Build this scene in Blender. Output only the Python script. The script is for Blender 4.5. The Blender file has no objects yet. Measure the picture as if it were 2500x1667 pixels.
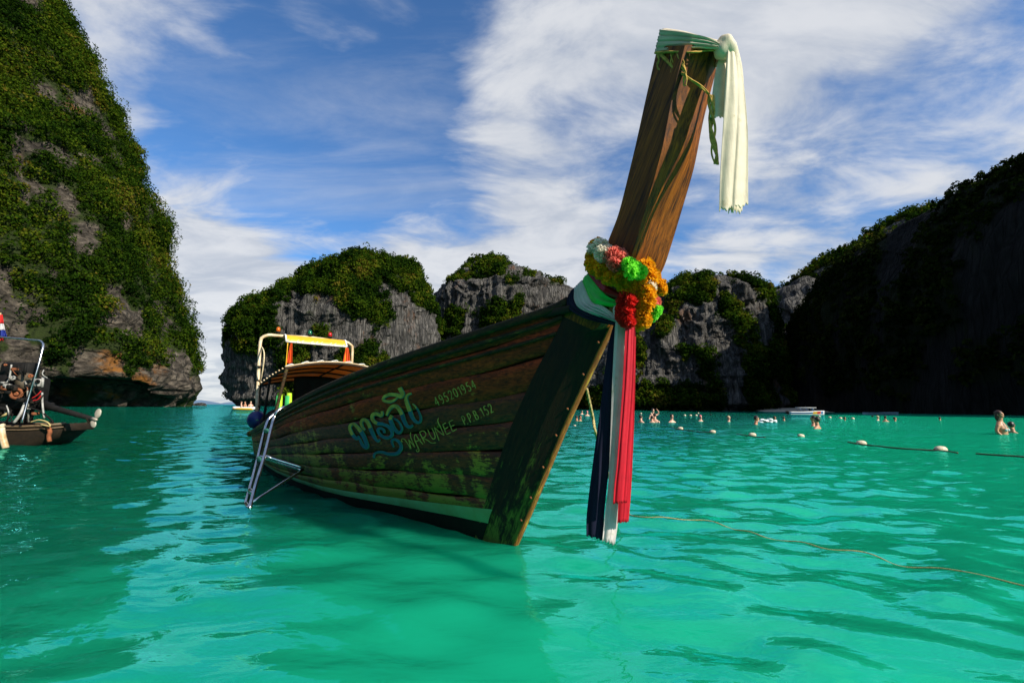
import bpy, math, random
import numpy as np
from mathutils import Vector, Matrix
from mathutils.bvhtree import BVHTree
random.seed(7)
rng = np.random.default_rng(11)
scene = bpy.context.scene
COL = scene.collection

# ------------------------------------------------------------------ camera
F = 2500 * 16.0 / 36.0            # focal length in photograph pixels (16 mm lens)
H = 1.15                          # eye height above the water
PITCH, ROLL = math.radians(8.17), math.radians(0.5)
cp, sp, cr, sr = math.cos(PITCH), math.sin(PITCH), math.cos(ROLL), math.sin(ROLL)
fwd = np.array([0, cp, sp]); _u0 = np.array([0, -sp, cp]); _r0 = np.array([1., 0, 0])
rgt = cr*_r0 + sr*_u0
upv = cr*_u0 - sr*_r0
CAM = np.array([0, 0, H])
cam_d = bpy.data.cameras.new('camera'); cam = bpy.data.objects.new('camera', cam_d); COL.objects.link(cam)
cam_d.lens = 16.0; cam_d.sensor_width = 36.0; cam_d.clip_start = 0.05; cam_d.clip_end = 20000
M = Matrix((tuple(rgt)+(0,), tuple(upv)+(0,), tuple(-fwd)+(0,), (0, 0, 0, 1))).transposed()
M.translation = Vector(CAM)
cam.matrix_world = M
scene.camera = cam

def ray(x, y): return fwd*F + rgt*(x-1250) - upv*(y-833.5)
def atY(x, y, Y):
    d = ray(x, y); return CAM + d*(Y/d[1])
def atZ(x, y, z=0.):
    d = ray(x, y); return CAM + d*((z-H)/d[2])

# ------------------------------------------------------------------ sky, sun, exposure
SUN_AZ = np.array([0.80, -0.60]); SUN_EL = math.radians(33)
scene.view_settings.view_transform = 'Standard'
scene.view_settings.look = 'None'
scene.view_settings.exposure = 0.45
scene.view_settings.gamma = 1.0
scene.view_settings.use_curve_mapping = False
scene.render.engine = 'CYCLES'
cy = scene.cycles
cy.max_bounces = 6; cy.diffuse_bounces = 3; cy.glossy_bounces = 3; cy.transmission_bounces = 3
cy.transparent_max_bounces = 6; cy.use_denoising = True
cy.sample_clamp_indirect = 6.0
cy.caustics_reflective = False; cy.caustics_refractive = False

sun_d = bpy.data.lights.new('sun', 'SUN'); sun = bpy.data.objects.new('sun', sun_d); COL.objects.link(sun)
sun_d.energy = 5.0; sun_d.angle = math.radians(0.53); sun_d.color = (1.0, 0.93, 0.80)
to_sun = Vector((SUN_AZ[0]*math.cos(SUN_EL), SUN_AZ[1]*math.cos(SUN_EL), math.sin(SUN_EL)))
sun.rotation_euler = to_sun.to_track_quat('Z', 'Y').to_euler()
sun.location = to_sun*300

def N(nt, typ, **kw):
    n = nt.nodes.new(typ)
    for k, v in kw.items():
        if k.startswith('i_'):
            key = k[2:]
            n.inputs[int(key) if key.isdigit() else key.replace('_', ' ')].default_value = v
        else:
            setattr(n, k, v)
    return n
def L(nt, a, b): nt.links.new(a, b)
def math_n(nt, op, a, b=None, c=None, clamp=False):
    n = nt.nodes.new('ShaderNodeMath'); n.operation = op; n.use_clamp = clamp
    for i, v in enumerate((a, b, c)):
        if v is None: continue
        if isinstance(v, (int, float)): n.inputs[i].default_value = v
        else: nt.links.new(v, n.inputs[i])
    return n.outputs[0]
def ramp(nt, fac, stops, interp='LINEAR'):
    n = nt.nodes.new('ShaderNodeValToRGB'); n.color_ramp.interpolation = interp
    e = n.color_ramp.elements
    while len(e) < len(stops): e.new(0.5)
    for el, (p, c) in zip(e, stops):
        el.position = p
        el.color = c if len(c) == 4 else tuple(c)+(1,)
    if fac is not None: nt.links.new(fac, n.inputs[0])
    return n.outputs[0]
def mixc(nt, fac, a, b, blend='MIX'):
    n = nt.nodes.new('ShaderNodeMix'); n.data_type = 'RGBA'; n.blend_type = blend
    for i, v in ((0, fac), (6, a), (7, b)):
        if isinstance(v, (int, float)): n.inputs[i].default_value = v
        elif isinstance(v, tuple): n.inputs[i].default_value = v if len(v) == 4 else v+(1,)
        else: nt.links.new(v, n.inputs[i])
    return n.outputs[2]
def mapr(nt, v, a, b, c=0., d=1., smooth=True):
    n = nt.nodes.new('ShaderNodeMapRange'); n.interpolation_type = 'SMOOTHSTEP' if smooth else 'LINEAR'
    nt.links.new(v, n.inputs[0])
    for i, x in zip((1, 2, 3, 4), (a, b, c, d)): n.inputs[i].default_value = x
    return n.outputs[0]

world = bpy.data.worlds.new('World'); scene.world = world; world.use_nodes = True
wt = world.node_tree; wt.nodes.clear()
sky = N(wt, 'ShaderNodeTexSky', sky_type='NISHITA', sun_disc=False, sun_elevation=SUN_EL,
        sun_rotation=math.atan2(SUN_AZ[0], SUN_AZ[1]), air_density=1.0, dust_density=0.3, ozone_density=3.0)
SKY_STR = 0.063
tc = N(wt, 'ShaderNodeTexCoord')
dirv = tc.outputs['Generated']
sep = N(wt, 'ShaderNodeSeparateXYZ'); L(wt, dirv, sep.inputs[0])
zz = math_n(wt, 'MAXIMUM', math_n(wt, 'ADD', sep.outputs[2], 0.16), 0.05)
px_ = math_n(wt, 'DIVIDE', sep.outputs[0], zz); py_ = math_n(wt, 'DIVIDE', sep.outputs[1], zz)
cmb = N(wt, 'ShaderNodeCombineXYZ'); L(wt, px_, cmb.inputs[0]); L(wt, py_, cmb.inputs[1])
mp = N(wt, 'ShaderNodeMapping'); mp.inputs['Rotation'].default_value = (0, 0, math.radians(24)); mp.inputs['Scale'].default_value = (0.75, 1.25, 1)
mp.inputs['Location'].default_value = (3.3, 1.7, 0)
L(wt, cmb.outputs[0], mp.inputs[0])
n1 = N(wt, 'ShaderNodeTexNoise', i_Scale=1.15, i_Detail=10.0, i_Roughness=0.57, i_Distortion=0.3); L(wt, mp.outputs[0], n1.inputs['Vector'])
n2 = N(wt, 'ShaderNodeTexNoise', i_Scale=3.2, i_Detail=7.0, i_Roughness=0.6, i_Distortion=0.5); L(wt, mp.outputs[0], n2.inputs['Vector'])
cov = math_n(wt, 'ADD', n1.outputs[0], math_n(wt, 'MULTIPLY', math_n(wt, 'SUBTRACT', n2.outputs[0], 0.5), 0.50))
BLOBS = [(1330, 250, 11, .13), (1150, 560, 13, .13), (1420, 600, 9, .08), (1230, 60, 9, .06), (2000, 60, 12, .07), (600, 530, 7, .12), (880, 520, 7, .08), (480, 700, 10, .11), (2150, 170, 17, .10),
         (1750, 120, 9, .10), (330, 230, 13, .10), (850, 20, 6, .09), (1760, 640, 4, .12), (2000, 600, 4, .1), (500, 900, 8, .14),
         (740, 330, 12, -.10), (1000, 150, 9, -.10), (1640, 560, 7, -.15), (1960, 470, 9, -.12), (1020, 380, 8, -.08), (560, 120, 8, -.07)]
for bx, by, rad, amp in BLOBS:
    d = ray(bx, by); d = d/np.linalg.norm(d)
    vm = N(wt, 'ShaderNodeVectorMath', operation='DOT_PRODUCT'); L(wt, dirv, vm.inputs[0]); vm.inputs[1].default_value = tuple(d)
    f = mapr(wt, vm.outputs['Value'], math.cos(math.radians(rad*1.35)), 1.0, 0, amp)
    cov = math_n(wt, 'ADD', cov, f)
cov = math_n(wt, 'ADD', cov, mapr(wt, sep.outputs[2], .40, .04, 0, .17))
cmask = mapr(wt, cov, 0.42, 0.69)
mp3 = N(wt, 'ShaderNodeMapping'); mp3.inputs['Rotation'].default_value = (0, 0, math.radians(-38)); mp3.inputs['Scale'].default_value = (.8, 2.6, 1)
L(wt, cmb.outputs[0], mp3.inputs[0])
n3 = N(wt, 'ShaderNodeTexNoise', i_Scale=0.9, i_Detail=9.0, i_Roughness=0.62, i_Distortion=0.9); L(wt, mp3.outputs[0], n3.inputs['Vector'])
veil = mapr(wt, n3.outputs[0], .42, .76, .0, .40)
cmask = math_n(wt, 'MULTIPLY', math_n(wt, 'MAXIMUM', cmask, veil), 0.95)
low = mapr(wt, sep.outputs[2], 0.0, 0.5)
ccol = mixc(wt, mapr(wt, n2.outputs[0], 0.35, 0.65), (6.3, 6.8, 7.6), (9.6, 9.7, 9.8))
ccol = mixc(wt, mapr(wt, sep.outputs[2], 0.03, 0.40), ccol, mixc(wt, 0.22, ccol, (5.0, 5.7, 7.4)))
skyc = mixc(wt, 1.0, sky.outputs[0], (.98, 1.52, 1.98), 'MULTIPLY')
fin = mixc(wt, cmask, skyc, ccol)
bg = N(wt, 'ShaderNodeBackground', i_Strength=SKY_STR); L(wt, fin, bg.inputs[0])
wo = N(wt, 'ShaderNodeOutputWorld'); L(wt, bg.outputs[0], wo.inputs[0])

# ------------------------------------------------------------------ numpy noise
def _hash(ix, iy, iz, seed):
    with np.errstate(over='ignore'):
        h = (ix.astype(np.uint32)*np.uint32(374761393)) ^ (iy.astype(np.uint32)*np.uint32(668265263)) ^ (iz.astype(np.uint32)*np.uint32(2147483647-61)) ^ np.uint32((seed*974711+1013) & 0xffffffff)
        h = (h ^ (h >> np.uint32(13)))*np.uint32(1274126177)
        h = (h ^ (h >> np.uint32(16)))*np.uint32(2246822519)
        h = h ^ (h >> np.uint32(15))
    return h.astype(np.float64)/4294967295.0*2-1
def vnoise(P, seed=0):
    P = np.asarray(P, float); I = np.floor(P); f = P-I; I = I.astype(np.int64)
    w = f*f*f*(f*(f*6-15)+10)
    out = 0
    for dx in (0, 1):
        wx = w[:, 0] if dx else 1-w[:, 0]
        for dy in (0, 1):
            wy = w[:, 1] if dy else 1-w[:, 1]
            for dz in (0, 1):
                wz = w[:, 2] if dz else 1-w[:, 2]
                out = out + wx*wy*wz*_hash(I[:, 0]+dx, I[:, 1]+dy, I[:, 2]+dz, seed)
    return out
def fbm(P, oct=5, seed=0, rough=0.5):
    a, s, t = 1., 0., 0.; P = np.asarray(P, float)
    for o in range(oct):
        s = s + a*vnoise(P*(2.03**o)+o*17.3, seed+o); t += a; a *= rough
    return s/t*1.7
def ridge(P, oct=4, seed=0):
    a, s, t = 1., 0., 0.
    for o in range(oct):
        s = s + a*(1-2*np.abs(vnoise(P*(2.03**o)+o*9.1, seed+o))); t += a; a *= .5
    return s/t
def sstep(x, a, b):
    t = np.clip((x-a)/(b-a), 0, 1); return t*t*(3-2*t)

# ------------------------------------------------------------------ object helpers
def wloc(o):
    v = Vector((0, 0, 0))
    while o is not None:
        v = v + o.location; o = o.parent
    return np.array(v)
def raw_mesh(name, V, Fc, smooth=True):
    me = bpy.data.meshes.new(name)
    V = np.asarray(V, float)
    if isinstance(Fc, np.ndarray):
        k = Fc.shape[1]; nf = len(Fc)
        me.vertices.add(len(V)); me.vertices.foreach_set('co', V.ravel())
        me.loops.add(nf*k); me.loops.foreach_set('vertex_index', Fc.ravel().astype(np.int32))
        me.polygons.add(nf); me.polygons.foreach_set('loop_start', np.arange(0, nf*k, k, dtype=np.int32))
        me.update(calc_edges=True)
    else:
        me.from_pydata([tuple(v) for v in V], [], [tuple(f) for f in Fc]); me.update()
    if len(me.polygons):
        me.polygons.foreach_set('use_smooth', np.full(len(me.polygons), smooth))
    return me
def mesh_obj(name, V, Fc, mat=None, parent=None, smooth=True, loc=None, fix=True):
    V = np.asarray(V, float)
    if parent is not None: base = wloc(parent)
    elif loc is not None: base = np.asarray(loc, float)
    else:
        base = np.array([V[:, 0].mean(), V[:, 1].mean(), V[:, 2].min()])
    me = raw_mesh(name, V-base, Fc, smooth)
    if fix and len(V) < 60000:
        import bmesh
        bm = bmesh.new(); bm.from_mesh(me); bmesh.ops.recalc_face_normals(bm, faces=bm.faces); bm.to_mesh(me); bm.free()
    o = bpy.data.objects.new(name, me); COL.objects.link(o)
    if parent is not None: o.parent = parent
    else: o.location = base
    if mat: me.materials.append(mat)
    return o
def tag(o, label=None, cat=None, group=None, kind=None):
    if label: o['label'] = label
    if cat: o['category'] = cat
    if group: o['group'] = group
    if kind: o['kind'] = kind
    return o
def empty(name, loc, label=None, cat=None, group=None, kind=None):
    o = bpy.data.objects.new(name, None); COL.objects.link(o); o.location = tuple(loc); o.empty_display_size = 0.1
    return tag(o, label, cat, group, kind)
def copy_tree(o, parent=None):
    c = o.copy(); COL.objects.link(c)
    if parent is not None: c.parent = parent
    for ch in o.children: copy_tree(ch, c)
    return c

class MB:
    def __init__(s): s.V = []; s.F = []; s.n = 0
    def add(s, V, Fc):
        s.V.append(np.asarray(V, float)); s.F += [tuple(int(i)+s.n for i in f) for f in Fc]; s.n += len(V); return s
    def obj(s, name, mat, parent=None, smooth=True, loc=None):
        return mesh_obj(name, np.concatenate(s.V), s.F, mat, parent, smooth, loc)
def tube(P, r, n=10, closed=False, cap=True):
    P = np.asarray(P, float); k = len(P)
    r = np.full(k, r) if np.isscalar(r) else np.asarray(r, float)
    if closed: T = np.roll(P, -1, 0)-np.roll(P, 1, 0)
    else: T = np.gradient(P, axis=0)
    T /= np.linalg.norm(T, axis=1)[:, None]+1e-12
    u = np.cross(T[0], [0, 0, 1.]);
    if np.linalg.norm(u) < .1: u = np.cross(T[0], [1., 0, 0])
    u /= np.linalg.norm(u); V = []
    for i in range(k):
        u = u-T[i]*(u@T[i]); u /= np.linalg.norm(u); w = np.cross(T[i], u)
        a = np.arange(n)*2*math.pi/n
        V.append(P[i]+r[i]*(np.cos(a)[:, None]*u+np.sin(a)[:, None]*w))
    V = np.concatenate(V); Fc = []
    for i in range(k if closed else k-1):
        j = (i+1) % k
        for q in range(n):
            Fc.append((i*n+q, i*n+(q+1) % n, j*n+(q+1) % n, j*n+q))
    if cap and not closed:
        Fc.append(tuple(range(n-1, -1, -1))); Fc.append(tuple((k-1)*n+q for q in range(n)))
    return V, Fc
def loft(rings, cap=True, closed=True):
    k = len(rings); n = len(rings[0]); V = np.concatenate([np.asarray(r, float) for r in rings]); Fc = []
    for i in range(k-1):
        for q in range(n if closed else n-1):
            Fc.append((i*n+q, i*n+(q+1) % n, (i+1)*n+(q+1) % n, (i+1)*n+q))
    if cap and closed:
        Fc.append(tuple(range(n-1, -1, -1))); Fc.append(tuple((k-1)*n+q for q in range(n)))
    return V, Fc
def grid(Pt):          # Pt: (a,b,3)
    a, b = Pt.shape[:2]; idx = np.arange(a*b).reshape(a, b)
    Fc = np.stack([idx[:-1, :-1], idx[:-1, 1:], idx[1:, 1:], idx[1:, :-1]], -1).reshape(-1, 4)
    return Pt.reshape(-1, 3), Fc
def ellipsoid(c, r, nu=12, nv=16, axes=None):
    rings = []
    for i in range(nu+1):
        th = math.pi*(i+.02)/(nu+.04); a = np.arange(nv)*2*math.pi/nv
        p = np.stack([np.sin(th)*np.cos(a), np.sin(th)*np.sin(a), np.full(nv, np.cos(th))], 1)*np.asarray(r)
        if axes is not None: p = p@np.asarray(axes)
        rings.append(p+np.asarray(c))
    return loft(rings)
def box(c, s, R=None, bev=0.12):
    # softened box: two bevel loops per side
    s = np.asarray(s, float)/2; b = min(s)*bev*2
    def rect(x, y, z):
        q = min(b, x*.5, y*.5)
        return np.array([[x-q, -y, z], [x, -y+q, z], [x, y-q, z], [x-q, y, z], [-x+q, y, z], [-x, y-q, z], [-x, -y+q, z], [-x+q, -y, z]])
    rings = [rect(s[0]-b*.7, s[1]-b*.7, -s[2]), rect(s[0], s[1], -s[2]+b), rect(s[0], s[1], s[2]-b), rect(s[0]-b*.7, s[1]-b*.7, s[2])]
    if R is not None: rings = [r@np.asarray(R).T for r in rings]
    return loft([r+np.asarray(c) for r in rings])
def spline(P, n=40):
    P = np.asarray(P, float); k = len(P)
    d = np.r_[0, np.cumsum(np.linalg.norm(np.diff(P, axis=0), axis=1)+1e-9)]
    t = np.linspace(0, d[-1], n); out = []
    Q = np.vstack([2*P[0]-P[1], P, 2*P[-1]-P[-2]])
    for x in t:
        i = min(max(np.searchsorted(d, x, 'right')-1, 0), k-2); f = (x-d[i])/(d[i+1]-d[i])
        p0, p1, p2, p3 = Q[i], Q[i+1], Q[i+2], Q[i+3]
        out.append(.5*((2*p1)+(-p0+p2)*f+(2*p0-5*p1+4*p2-p3)*f*f+(-p0+3*p1-3*p2+p3)*f**3))
    return np.array(out)
def disc_ring(c, nrm, r0, r1, th, n=28):
    nrm = np.asarray(nrm, float)/np.linalg.norm(nrm); u = np.cross(nrm, [0, 0, 1.])
    if np.linalg.norm(u) < .1: u = np.cross(nrm, [1., 0, 0])
    u /= np.linalg.norm(u); w = np.cross(nrm, u); a = np.arange(n)*2*math.pi/n
    C_ = np.cos(a)[:, None]*u+np.sin(a)[:, None]*w
    prof = [(r0, -th/2), (r1, -th/2), (r1, th/2), (r0, th/2)]
    V = np.concatenate([np.asarray(c)+C_*r+nrm*h for r, h in prof]); Fc = []
    for i in range(4):
        j = (i+1) % 4
        for q in range(n): Fc.append((i*n+q, i*n+(q+1) % n, j*n+(q+1) % n, j*n+q))
    return V, Fc

# ------------------------------------------------------------------ materials
def new_mat(name):
    m = bpy.data.materials.new(name); m.use_nodes = True; nt = m.node_tree; nt.nodes.clear()
    out = nt.nodes.new('ShaderNodeOutputMaterial'); return m, nt, out
def simple(name, col, rough=.55, metal=0., var=.25, scale=8., bump=.15, spec=.4, stretch=(1, 1, 1), dark=None, trans=0.):
    m, nt, out = new_mat(name)
    t = N(nt, 'ShaderNodeTexCoord'); mpn = N(nt, 'ShaderNodeMapping'); mpn.inputs['Scale'].default_value = stretch
    L(nt, t.outputs['Object'], mpn.inputs[0])
    nz = N(nt, 'ShaderNodeTexNoise', i_Scale=scale, i_Detail=6., i_Roughness=.6); L(nt, mpn.outputs[0], nz.inputs['Vector'])
    d = dark if dark else tuple(c*(1-var) for c in col)
    b = tuple(min(1, c*(1+var*.5)) for c in col)
    c = ramp(nt, nz.outputs[0], [(.3, d), (.62, b)])
    p = N(nt, 'ShaderNodeBsdfPrincipled', i_Roughness=rough, i_Metallic=metal); L(nt, c, p.inputs['Base Color'])
    p.inputs['Specular IOR Level'].default_value = spec
    if bump:
        bp = N(nt, 'ShaderNodeBump', i_Strength=bump, i_Distance=.01); L(nt, nz.outputs[0], bp.inputs['Height']); L(nt, bp.outputs[0], p.inputs['Normal'])
    if trans:
        tr = N(nt, 'ShaderNodeBsdfTranslucent'); L(nt, c, tr.inputs[0])
        mx = N(nt, 'ShaderNodeMixShader', i_Fac=trans); L(nt, p.outputs[0], mx.inputs[1]); L(nt, tr.outputs[0], mx.inputs[2]); L(nt, mx.outputs[0], out.inputs[0])
    else: L(nt, p.outputs[0], out.inputs[0])
    return m

def rock_mat(name, light=(.20, .185, .165), dark=(.035, .033, .032), streak=(.16, .16, .02), orange=(.30, .11, .025), orange_amt=.5, ground=(.030, .045, .010), horiz=False, vsc=.38):
    m, nt, out = new_mat(name)
    t = N(nt, 'ShaderNodeTexCoord'); g = N(nt, 'ShaderNodeNewGeometry')
    pos = g.outputs['Position']
    mpn = N(nt, 'ShaderNodeMapping'); mpn.inputs['Scale'].default_value = (.6, .6, 1.0) if horiz else (1, 1, .16); L(nt, pos, mpn.inputs[0])
    a = N(nt, 'ShaderNodeTexNoise', i_Scale=.55, i_Detail=10., i_Roughness=.74, i_Distortion=.25); L(nt, mpn.outputs[0], a.inputs['Vector'])
    b = N(nt, 'ShaderNodeTexNoise', i_Scale=.045, i_Detail=5., i_Roughness=.6); L(nt, pos, b.inputs['Vector'])
    cc = N(nt, 'ShaderNodeTexNoise', i_Scale=.16, i_Detail=5., i_Roughness=.65); L(nt, mpn.outputs[0], cc.inputs['Vector'])
    wv = N(nt, 'ShaderNodeVectorMath', operation='ADD'); L(nt, mpn.outputs[0], wv.inputs[0])
    wn = N(nt, 'ShaderNodeTexNoise', i_Scale=.5, i_Detail=3.); L(nt, mpn.outputs[0], wn.inputs['Vector']); L(nt, wn.outputs['Color'], wv.inputs[1])
    vo = N(nt, 'ShaderNodeTexVoronoi', feature='DISTANCE_TO_EDGE', i_Scale=vsc); L(nt, wv.outputs[0], vo.inputs['Vector'])
    crack = mapr(nt, vo.outputs['Distance'], .0, .16)
    col = ramp(nt, a.outputs[0], [(.40, dark), (.5, tuple((x+y)/2.2 for x, y in zip(light, dark))), (.60, light)])
    col = mixc(nt, mapr(nt, cc.outputs[0], .50, .64, 0, .72), col, dark)
    col = mixc(nt, crack, mixc(nt, .5, col, tuple(q*.4 for q in dark)), col)
    om = math_n(nt, 'MULTIPLY', mapr(nt, b.outputs[0], .56, .68), mapr(nt, cc.outputs[0], .45, .6))
    col = mixc(nt, math_n(nt, 'MULTIPLY', om, orange_amt), col, orange)
    at = N(nt, 'ShaderNodeAttribute', attribute_name='veg')
    gm = mapr(nt, math_n(nt, 'ADD', at.outputs['Fac'], math_n(nt, 'MULTIPLY', math_n(nt, 'SUBTRACT', a.outputs[0], .5), .9)), .30, .62)
    col = mixc(nt, gm, col, ground)
    p = N(nt, 'ShaderNodeBsdfPrincipled', i_Roughness=.9); p.inputs['Specular IOR Level'].default_value = .15
    L(nt, col, p.inputs['Base Color'])
    hgt = math_n(nt, 'ADD', a.outputs[0], math_n(nt, 'MULTIPLY', crack, .35))
    bp = N(nt, 'ShaderNodeBump', i_Strength=1., i_Distance=2.2); L(nt, hgt, bp.inputs['Height']); L(nt, bp.outputs[0], p.inputs['Normal'])
    L(nt, p.outputs[0], out.inputs[0]); return m
def leaf_mat(name, stops, trans=.25):
    m, nt, out = new_mat(name)
    at = N(nt, 'ShaderNodeAttribute', attribute_name='tint')
    c = ramp(nt, at.outputs['Fac'], stops)
    d = N(nt, 'ShaderNodeBsdfDiffuse'); tr = N(nt, 'ShaderNodeBsdfTranslucent'); L(nt, c, d.inputs[0]); L(nt, c, tr.inputs[0])
    mx = N(nt, 'ShaderNodeMixShader', i_Fac=trans); L(nt, d.outputs[0], mx.inputs[1]); L(nt, tr.outputs[0], mx.inputs[2]); L(nt, mx.outputs[0], out.inputs[0])
    return m
def wood_mat(name, base, dark, patch=None, patch_lo=.5, patch_hi=.62, axis=(1, 1, 1), scale=3., rough=.75, green=None, gz0=1.1, gz1=-.1, bump=.35, spec=.25, lean=0.):
    """weathered timber: grain along `axis`-stretched object space, peeling paint/algae patches growing towards the water"""
    m, nt, out = new_mat(name)
    t = N(nt, 'ShaderNodeTexCoord'); mpn = N(nt, 'ShaderNodeMapping')
    mpn.inputs['Scale'].default_value = axis
    r1 = N(nt, 'ShaderNodeMapping'); r1.inputs['Rotation'].default_value = (0, 0, math.radians(-127.5)); L(nt, t.outputs['Object'], r1.inputs[0])
    r2 = N(nt, 'ShaderNodeMapping'); r2.inputs['Rotation'].default_value = (0, math.radians(lean), 0); L(nt, r1.outputs[0], r2.inputs[0])
    L(nt, r2.outputs[0], mpn.inputs[0]); v = mpn.outputs[0]
    gr = N(nt, 'ShaderNodeTexNoise', i_Scale=scale*7, i_Detail=8., i_Roughness=.7, i_Distortion=.6); L(nt, v, gr.inputs['Vector'])
    bl = N(nt, 'ShaderNodeTexNoise', i_Scale=scale, i_Detail=8., i_Roughness=.72, i_Distortion=.3); L(nt, v, bl.inputs['Vector'])
    iso = N(nt, 'ShaderNodeTexNoise', i_Scale=2.1, i_Detail=9., i_Roughness=.7, i_Distortion=.8); L(nt, t.outputs['Object'], iso.inputs['Vector'])
    drm = N(nt, 'ShaderNodeMapping'); drm.inputs['Scale'].default_value = (6., 6., .7); L(nt, t.outputs['Object'], drm.inputs[0])
    dr = N(nt, 'ShaderNodeTexNoise', i_Scale=1., i_Detail=7., i_Roughness=.65); L(nt, drm.outputs[0], dr.inputs['Vector'])
    col = ramp(nt, gr.outputs[0], [(.36, dark), (.62, base)])
    col = mixc(nt, mapr(nt, bl.outputs[0], .35, .65), col, mixc(nt, .6, col, dark))
    if patch:
        s = N(nt, 'ShaderNodeSeparateXYZ'); L(nt, t.outputs['Object'], s.inputs[0])
        zf = mapr(nt, s.outputs[2], gz0, gz1, -.10, .10, smooth=False)
        pm = math_n(nt, 'ADD', math_n(nt, 'ADD', math_n(nt, 'MULTIPLY', iso.outputs[0], .40), math_n(nt, 'ADD', math_n(nt, 'MULTIPLY', bl.outputs[0], .35), math_n(nt, 'MULTIPLY', dr.outputs[0], .25))), zf)
        pm = math_n(nt, 'ADD', pm, math_n(nt, 'MULTIPLY', math_n(nt, 'SUBTRACT', gr.outputs[0], .5), .28))
        pmask = mapr(nt, pm, patch_lo, patch_hi)
        pc = ramp(nt, gr.outputs[0], [(.3, tuple(c*.45 for c in patch)), (.6, patch)])
        if green:
            pc = mixc(nt, mapr(nt, s.outputs[2], .95, .15), pc, green)
        col = mixc(nt, pmask, col, pc)
    p = N(nt, 'ShaderNodeBsdfPrincipled', i_Roughness=rough); p.inputs['Specular IOR Level'].default_value = spec
    L(nt, col, p.inputs['Base Color'])
    bp = N(nt, 'ShaderNodeBump', i_Strength=bump, i_Distance=.01); L(nt, gr.outputs[0], bp.inputs['Height']); L(nt, bp.outputs[0], p.inputs['Normal'])
    L(nt, p.outputs[0], out.inputs[0]); return m
def cloth_mat(name, col, rough=.6, trans=.25, sheen=0., dirt=None, stretch=(30, 30, 3)):
    m, nt, out = new_mat(name)
    t = N(nt, 'ShaderNodeTexCoord'); mpn = N(nt, 'ShaderNodeMapping'); mpn.inputs['Scale'].default_value = stretch; L(nt, t.outputs['Object'], mpn.inputs[0])
    nz = N(nt, 'ShaderNodeTexNoise', i_Scale=1.6, i_Detail=5., i_Roughness=.6); L(nt, mpn.outputs[0], nz.inputs['Vector'])
    iso = N(nt, 'ShaderNodeTexNoise', i_Scale=9., i_Detail=6., i_Roughness=.65); L(nt, t.outputs['Object'], iso.inputs['Vector'])
    c = mixc(nt, mapr(nt, iso.outputs[0], .3, .7), tuple(x*.82 for x in col), col)
    if dirt: c = mixc(nt, math_n(nt, 'MULTIPLY', mapr(nt, iso.outputs[0], .58, .75), .7), c, dirt)
    p = N(nt, 'ShaderNodeBsdfPrincipled', i_Roughness=rough); p.inputs['Specular IOR Level'].default_value = .3; L(nt, c, p.inputs['Base Color'])
    bp = N(nt, 'ShaderNodeBump', i_Strength=.25, i_Distance=.01); L(nt, nz.outputs[0], bp.inputs['Height']); L(nt, bp.outputs[0], p.inputs['Normal'])
    tr = N(nt, 'ShaderNodeBsdfTranslucent'); L(nt, c, tr.inputs[0])
    mx = N(nt, 'ShaderNodeMixShader', i_Fac=trans); L(nt, p.outputs[0], mx.inputs[1]); L(nt, tr.outputs[0], mx.inputs[2]); L(nt, mx.outputs[0], out.inputs[0])
    return m

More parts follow.
